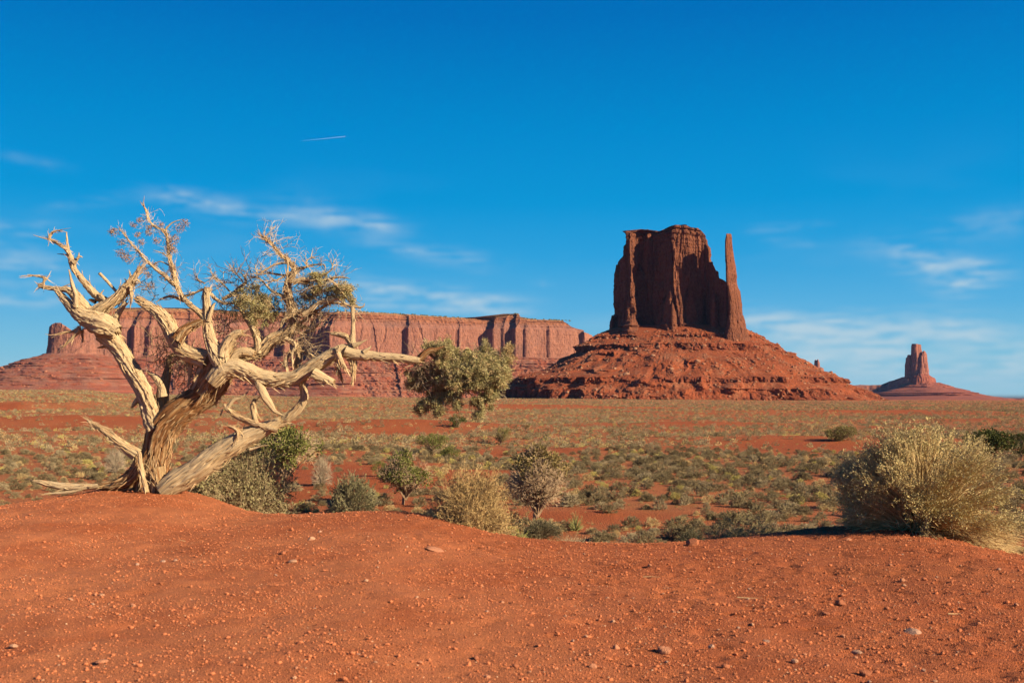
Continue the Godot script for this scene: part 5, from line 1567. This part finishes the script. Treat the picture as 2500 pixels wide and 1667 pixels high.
func make_sky() -> ImageTexture:
	var w := 2048
	var h := 1024
	var im := Image.create_empty(w, h, false, Image.FORMAT_RGBF)
	im.fill(Color(0.10, 0.05, 0.03) / EXPO)
	var stops := [[0.0, Color8(152, 199, 216)], [2.5, Color8(126, 192, 220)], [5.0, Color8(88, 176, 223)], [8.0, Color8(44, 161, 220)], [11.0, Color8(6, 150, 215)], [15.0, Color8(0, 137, 208)], [21.0, Color8(0, 112, 190)], [30.0, Color8(0, 92, 170)], [50.0, Color8(0, 72, 146)], [90.0, Color8(0, 60, 128)]]
	var lin := []
	for s in stops:
		lin.append([s[0], s[1].srgb_to_linear()])
	# wisps of cirrus: from, to (photograph pixels), half width, strength
	var wisps := [[380, 470, 620, 528, 22, 0.30], [600, 520, 980, 548, 17, 0.30], [700, 500, 820, 540, 30, 0.12], [-60, 560, 120, 562, 15, 0.22], [-60, 632, 150, 640, 18, 0.18], [-60, 722, 170, 734, 22, 0.3], [840, 690, 1260, 752, 26, 0.42], [880, 580, 1210, 642, 24, 0.16], [950, 608, 1060, 606, 4, 0.14], [1820, 800, 2360, 800, 40, 0.30], [1700, 770, 2250, 850, 34, 0.34], [2170, 610, 2400, 672, 34, 0.26], [2330, 700, 2440, 655, 26, 0.34], [2250, 650, 2420, 640, 22, 0.22], [2330, 560, 2520, 540, 30, 0.16], [1850, 880, 2560, 905, 46, 0.40], [2300, 800, 2560, 850, 40, 0.30], [1330, 690, 1320, 690, 12, 0.1], [1820, 560, 2020, 545, 10, 0.10], [1880, 590, 2000, 600, 10, 0.10], [-60, 660, 430, 705, 36, 0.14], [860, 730, 1260, 765, 16, 0.22], [-60, 600, 90, 610, 10, 0.16], [0, 370, 150, 400, 12, 0.08], [100, 510, 300, 480, 12, 0.08]]
	var bent := FastNoiseLite.new()
	bent.seed = 21
	bent.frequency = 1.0
	bent.fractal_octaves = 5
	for j in h / 2:
		var el := 90.0 - (j + 0.5) / h * 180.0
		var k := 1
		while k < lin.size() - 1 and lin[k][0] < el:
			k += 1
		var t: float = clampf((el - lin[k - 1][0]) / (lin[k][0] - lin[k - 1][0]), 0, 1)
		var c0: Color = lin[k - 1][1].lerp(lin[k][1], t)
		var sy := HOR - tan(deg_to_rad(el)) * F
		var low := ss(15.0, 2.0, el)
		for i in w:
			var az := wrapf((i + 0.5) / w * TAU, -PI, PI)          # the first column looks ahead
			var x := cos(az)
			var z := sin(az)
			# faint veils all round
			var n1 := bent.get_noise_3d(x * 2.6, el * 0.16, z * 2.6)
			var n2 := bent.get_noise_3d(x * 7.0 + 5.0, el * 0.55, z * 7.0)
			var a := low * 0.10 * ss(0.12, 0.6, n1 + 0.35 * n2)
			if absf(az) < 0.62 and el < 26.0:
				var px := 1250.0 + tan(az) * F
				var wy := sy / cos(az) + HOR * (1.0 - 1.0 / cos(az))
				wy += 14.0 * n1 + 10.0 * n2
				var tex := clampf(0.75 + 2.2 * bent.get_noise_3d(px / 190.0 + wy / 90.0, wy / 15.0, 4.0) + 0.5 * n2, 0.0, 2.2)
				for q in wisps:
					var dx: float = q[2] - q[0]
					var dy: float = q[3] - q[1]
					var l2 := dx * dx + dy * dy
					var u: float = ((px - q[0]) * dx + (wy - q[1]) * dy) / l2
					var uc := clampf(u, 0, 1)
					var ox: float = (px - q[0] - dx * uc) * 0.45
					var oy: float = wy - q[1] - dy * uc
					var d2: float = (ox * ox + oy * oy) / (q[4] * q[4])
					if d2 < 5.0:
						a += 1.05 * q[5] * exp(-d2) * tex * ss(0.0, 0.25, uc + 0.12) * ss(1.0, 0.7, uc - 0.12)
			a = clampf(a, 0, 0.8)
			im.set_pixel(i, j, c0.lerp(Color(0.52, 0.66, 0.74), a) / EXPO)
	return ImageTexture.create_from_image(im)

func make_contrail() -> void:
	# a tapering streak of ice cloud far off and high up
	var a := at(740, 344, 15000)
	var b := at(840, 334, 15000)
	var mb := MB.new()
	mb.thin(a, b, 1.0, 5.5, Color(1, 1, 1), Color(1, 1, 1))
	mb.thin(b, b + (b - a) * 0.03, 8.0, 6.0, Color(1, 1, 1), Color(1, 1, 1))
	var m := mat("contrail", Color(0.8, 0.8, 0.8))
	m.transparency = BaseMaterial3D.TRANSPARENCY_ALPHA
	m.albedo_color.a = 0.13
	m.roughness = 1.0
	tag(obj("contrail_cloud", mb.mesh(), m), "thin white contrail high in the blue sky", "contrail")

func _ready() -> void:
	# camera
	var cam := Camera3D.new()
	cam.name = "camera"
	cam.position = EYE
	cam.rotation.x = pitch
	cam.fov = rad_to_deg(2.0 * atan(1250.0 * 682.0 / 1024.0 / F))
	cam.near = 0.1
	cam.far = 40000.0
	var lens := CameraAttributesPhysical.new()
	lens.frustum_focal_length = 12.0 / tan(deg_to_rad(cam.fov) * 0.5)
	lens.frustum_focus_distance = 40.0
	lens.frustum_near = 0.1
	lens.frustum_far = 40000.0
	lens.exposure_aperture = 4.0
	cam.attributes = lens
	add_child(cam)
	cam.current = true
	ns.frequency = 1.0
	ns.fractal_octaves = 3
	ns.seed = 7
	nr.frequency = 1.0
	nr.fractal_type = FastNoiseLite.FRACTAL_RIDGED
	nr.fractal_octaves = 3
	nr.seed = 9
	for q in [nb, ne]:
		q.noise_type = FastNoiseLite.TYPE_CELLULAR
		q.frequency = 1.0
		q.seed = 3
		q.fractal_type = FastNoiseLite.FRACTAL_NONE
		q.cellular_jitter = 0.9
	nb.cellular_return_type = FastNoiseLite.RETURN_CELL_VALUE
	ne.cellular_return_type = FastNoiseLite.RETURN_DISTANCE2_SUB
	# sky
	var env := Environment.new()
	env.background_mode = Environment.BG_SKY
	var pm := PanoramaSkyMaterial.new()
	pm.panorama = make_sky()
	var sky := Sky.new()
	sky.sky_material = pm
	env.sky = sky
	env.tonemap_mode = Environment.TONE_MAPPER_LINEAR
	env.tonemap_exposure = EXPO
	env.sdfgi_enabled = true
	env.ssao_enabled = true
	env.ssil_enabled = true
	var we := WorldEnvironment.new()
	we.environment = env
	add_child(we)
	# sun: low on the right, a little behind the camera
	var sun := DirectionalLight3D.new()
	sun.name = "sun"
	var el := deg_to_rad(25.0)
	var az := deg_to_rad(27.0)
	var to_sun := Vector3(cos(az) * cos(el), sin(el), sin(az) * cos(el))
	sun.basis = Basis.looking_at(-to_sun, Vector3.UP)
	sun.light_energy = 1.6
	sun.light_color = Color(1.0, 0.91, 0.75)
	sun.light_angular_distance = 0.5
	sun.shadow_enabled = true
	add_child(sun)
	env.fog_enabled = true
	env.fog_density = 0.000009
	env.fog_light_color = Color(0.52, 0.72, 1.0)
	make_materials()
	make_edge()
	for m in [[850, 1052, 26.0, 12.0, 1.3], [230, 1046, 26.0, 14.0, 1.4], [1700, 1042, 20.0, 12.0, 1.2], [1040, 1056, 20.0, 10.0, 1.0], [2030, 1078, 20.0, 10.0, 0.8], [1150, 1165, 7.0, 5.0, 0.4], [740, 1215, 3.0, 6.0, 0.0], [2100, 1010, 60.0, 30.0, 1.2], [1320, 1000, 70.0, 30.0, 1.0], [1400, 1260, 6.0, 3.0, 0.0], [100, 1000, 40.0, 22.0, 0.6]]:
		var d: float = 5.7 * F / (m[1] - HOR)
		mounds.append([(m[0] - 1250.0) / F * d, -d, m[2], m[3], m[4]])
	make_ground()
	print("ground ", Time.get_ticks_msec())
	make_butte()
	print("butte ", Time.get_ticks_msec())
	make_mesa()
	make_far()
	print("far ", Time.get_ticks_msec())
	make_tree()
	print("tree ", Time.get_ticks_msec())
	make_shrubs()
	print("shrubs ", Time.get_ticks_msec())
	make_stones()
	make_contrail()
	print("done ", Time.get_ticks_msec())
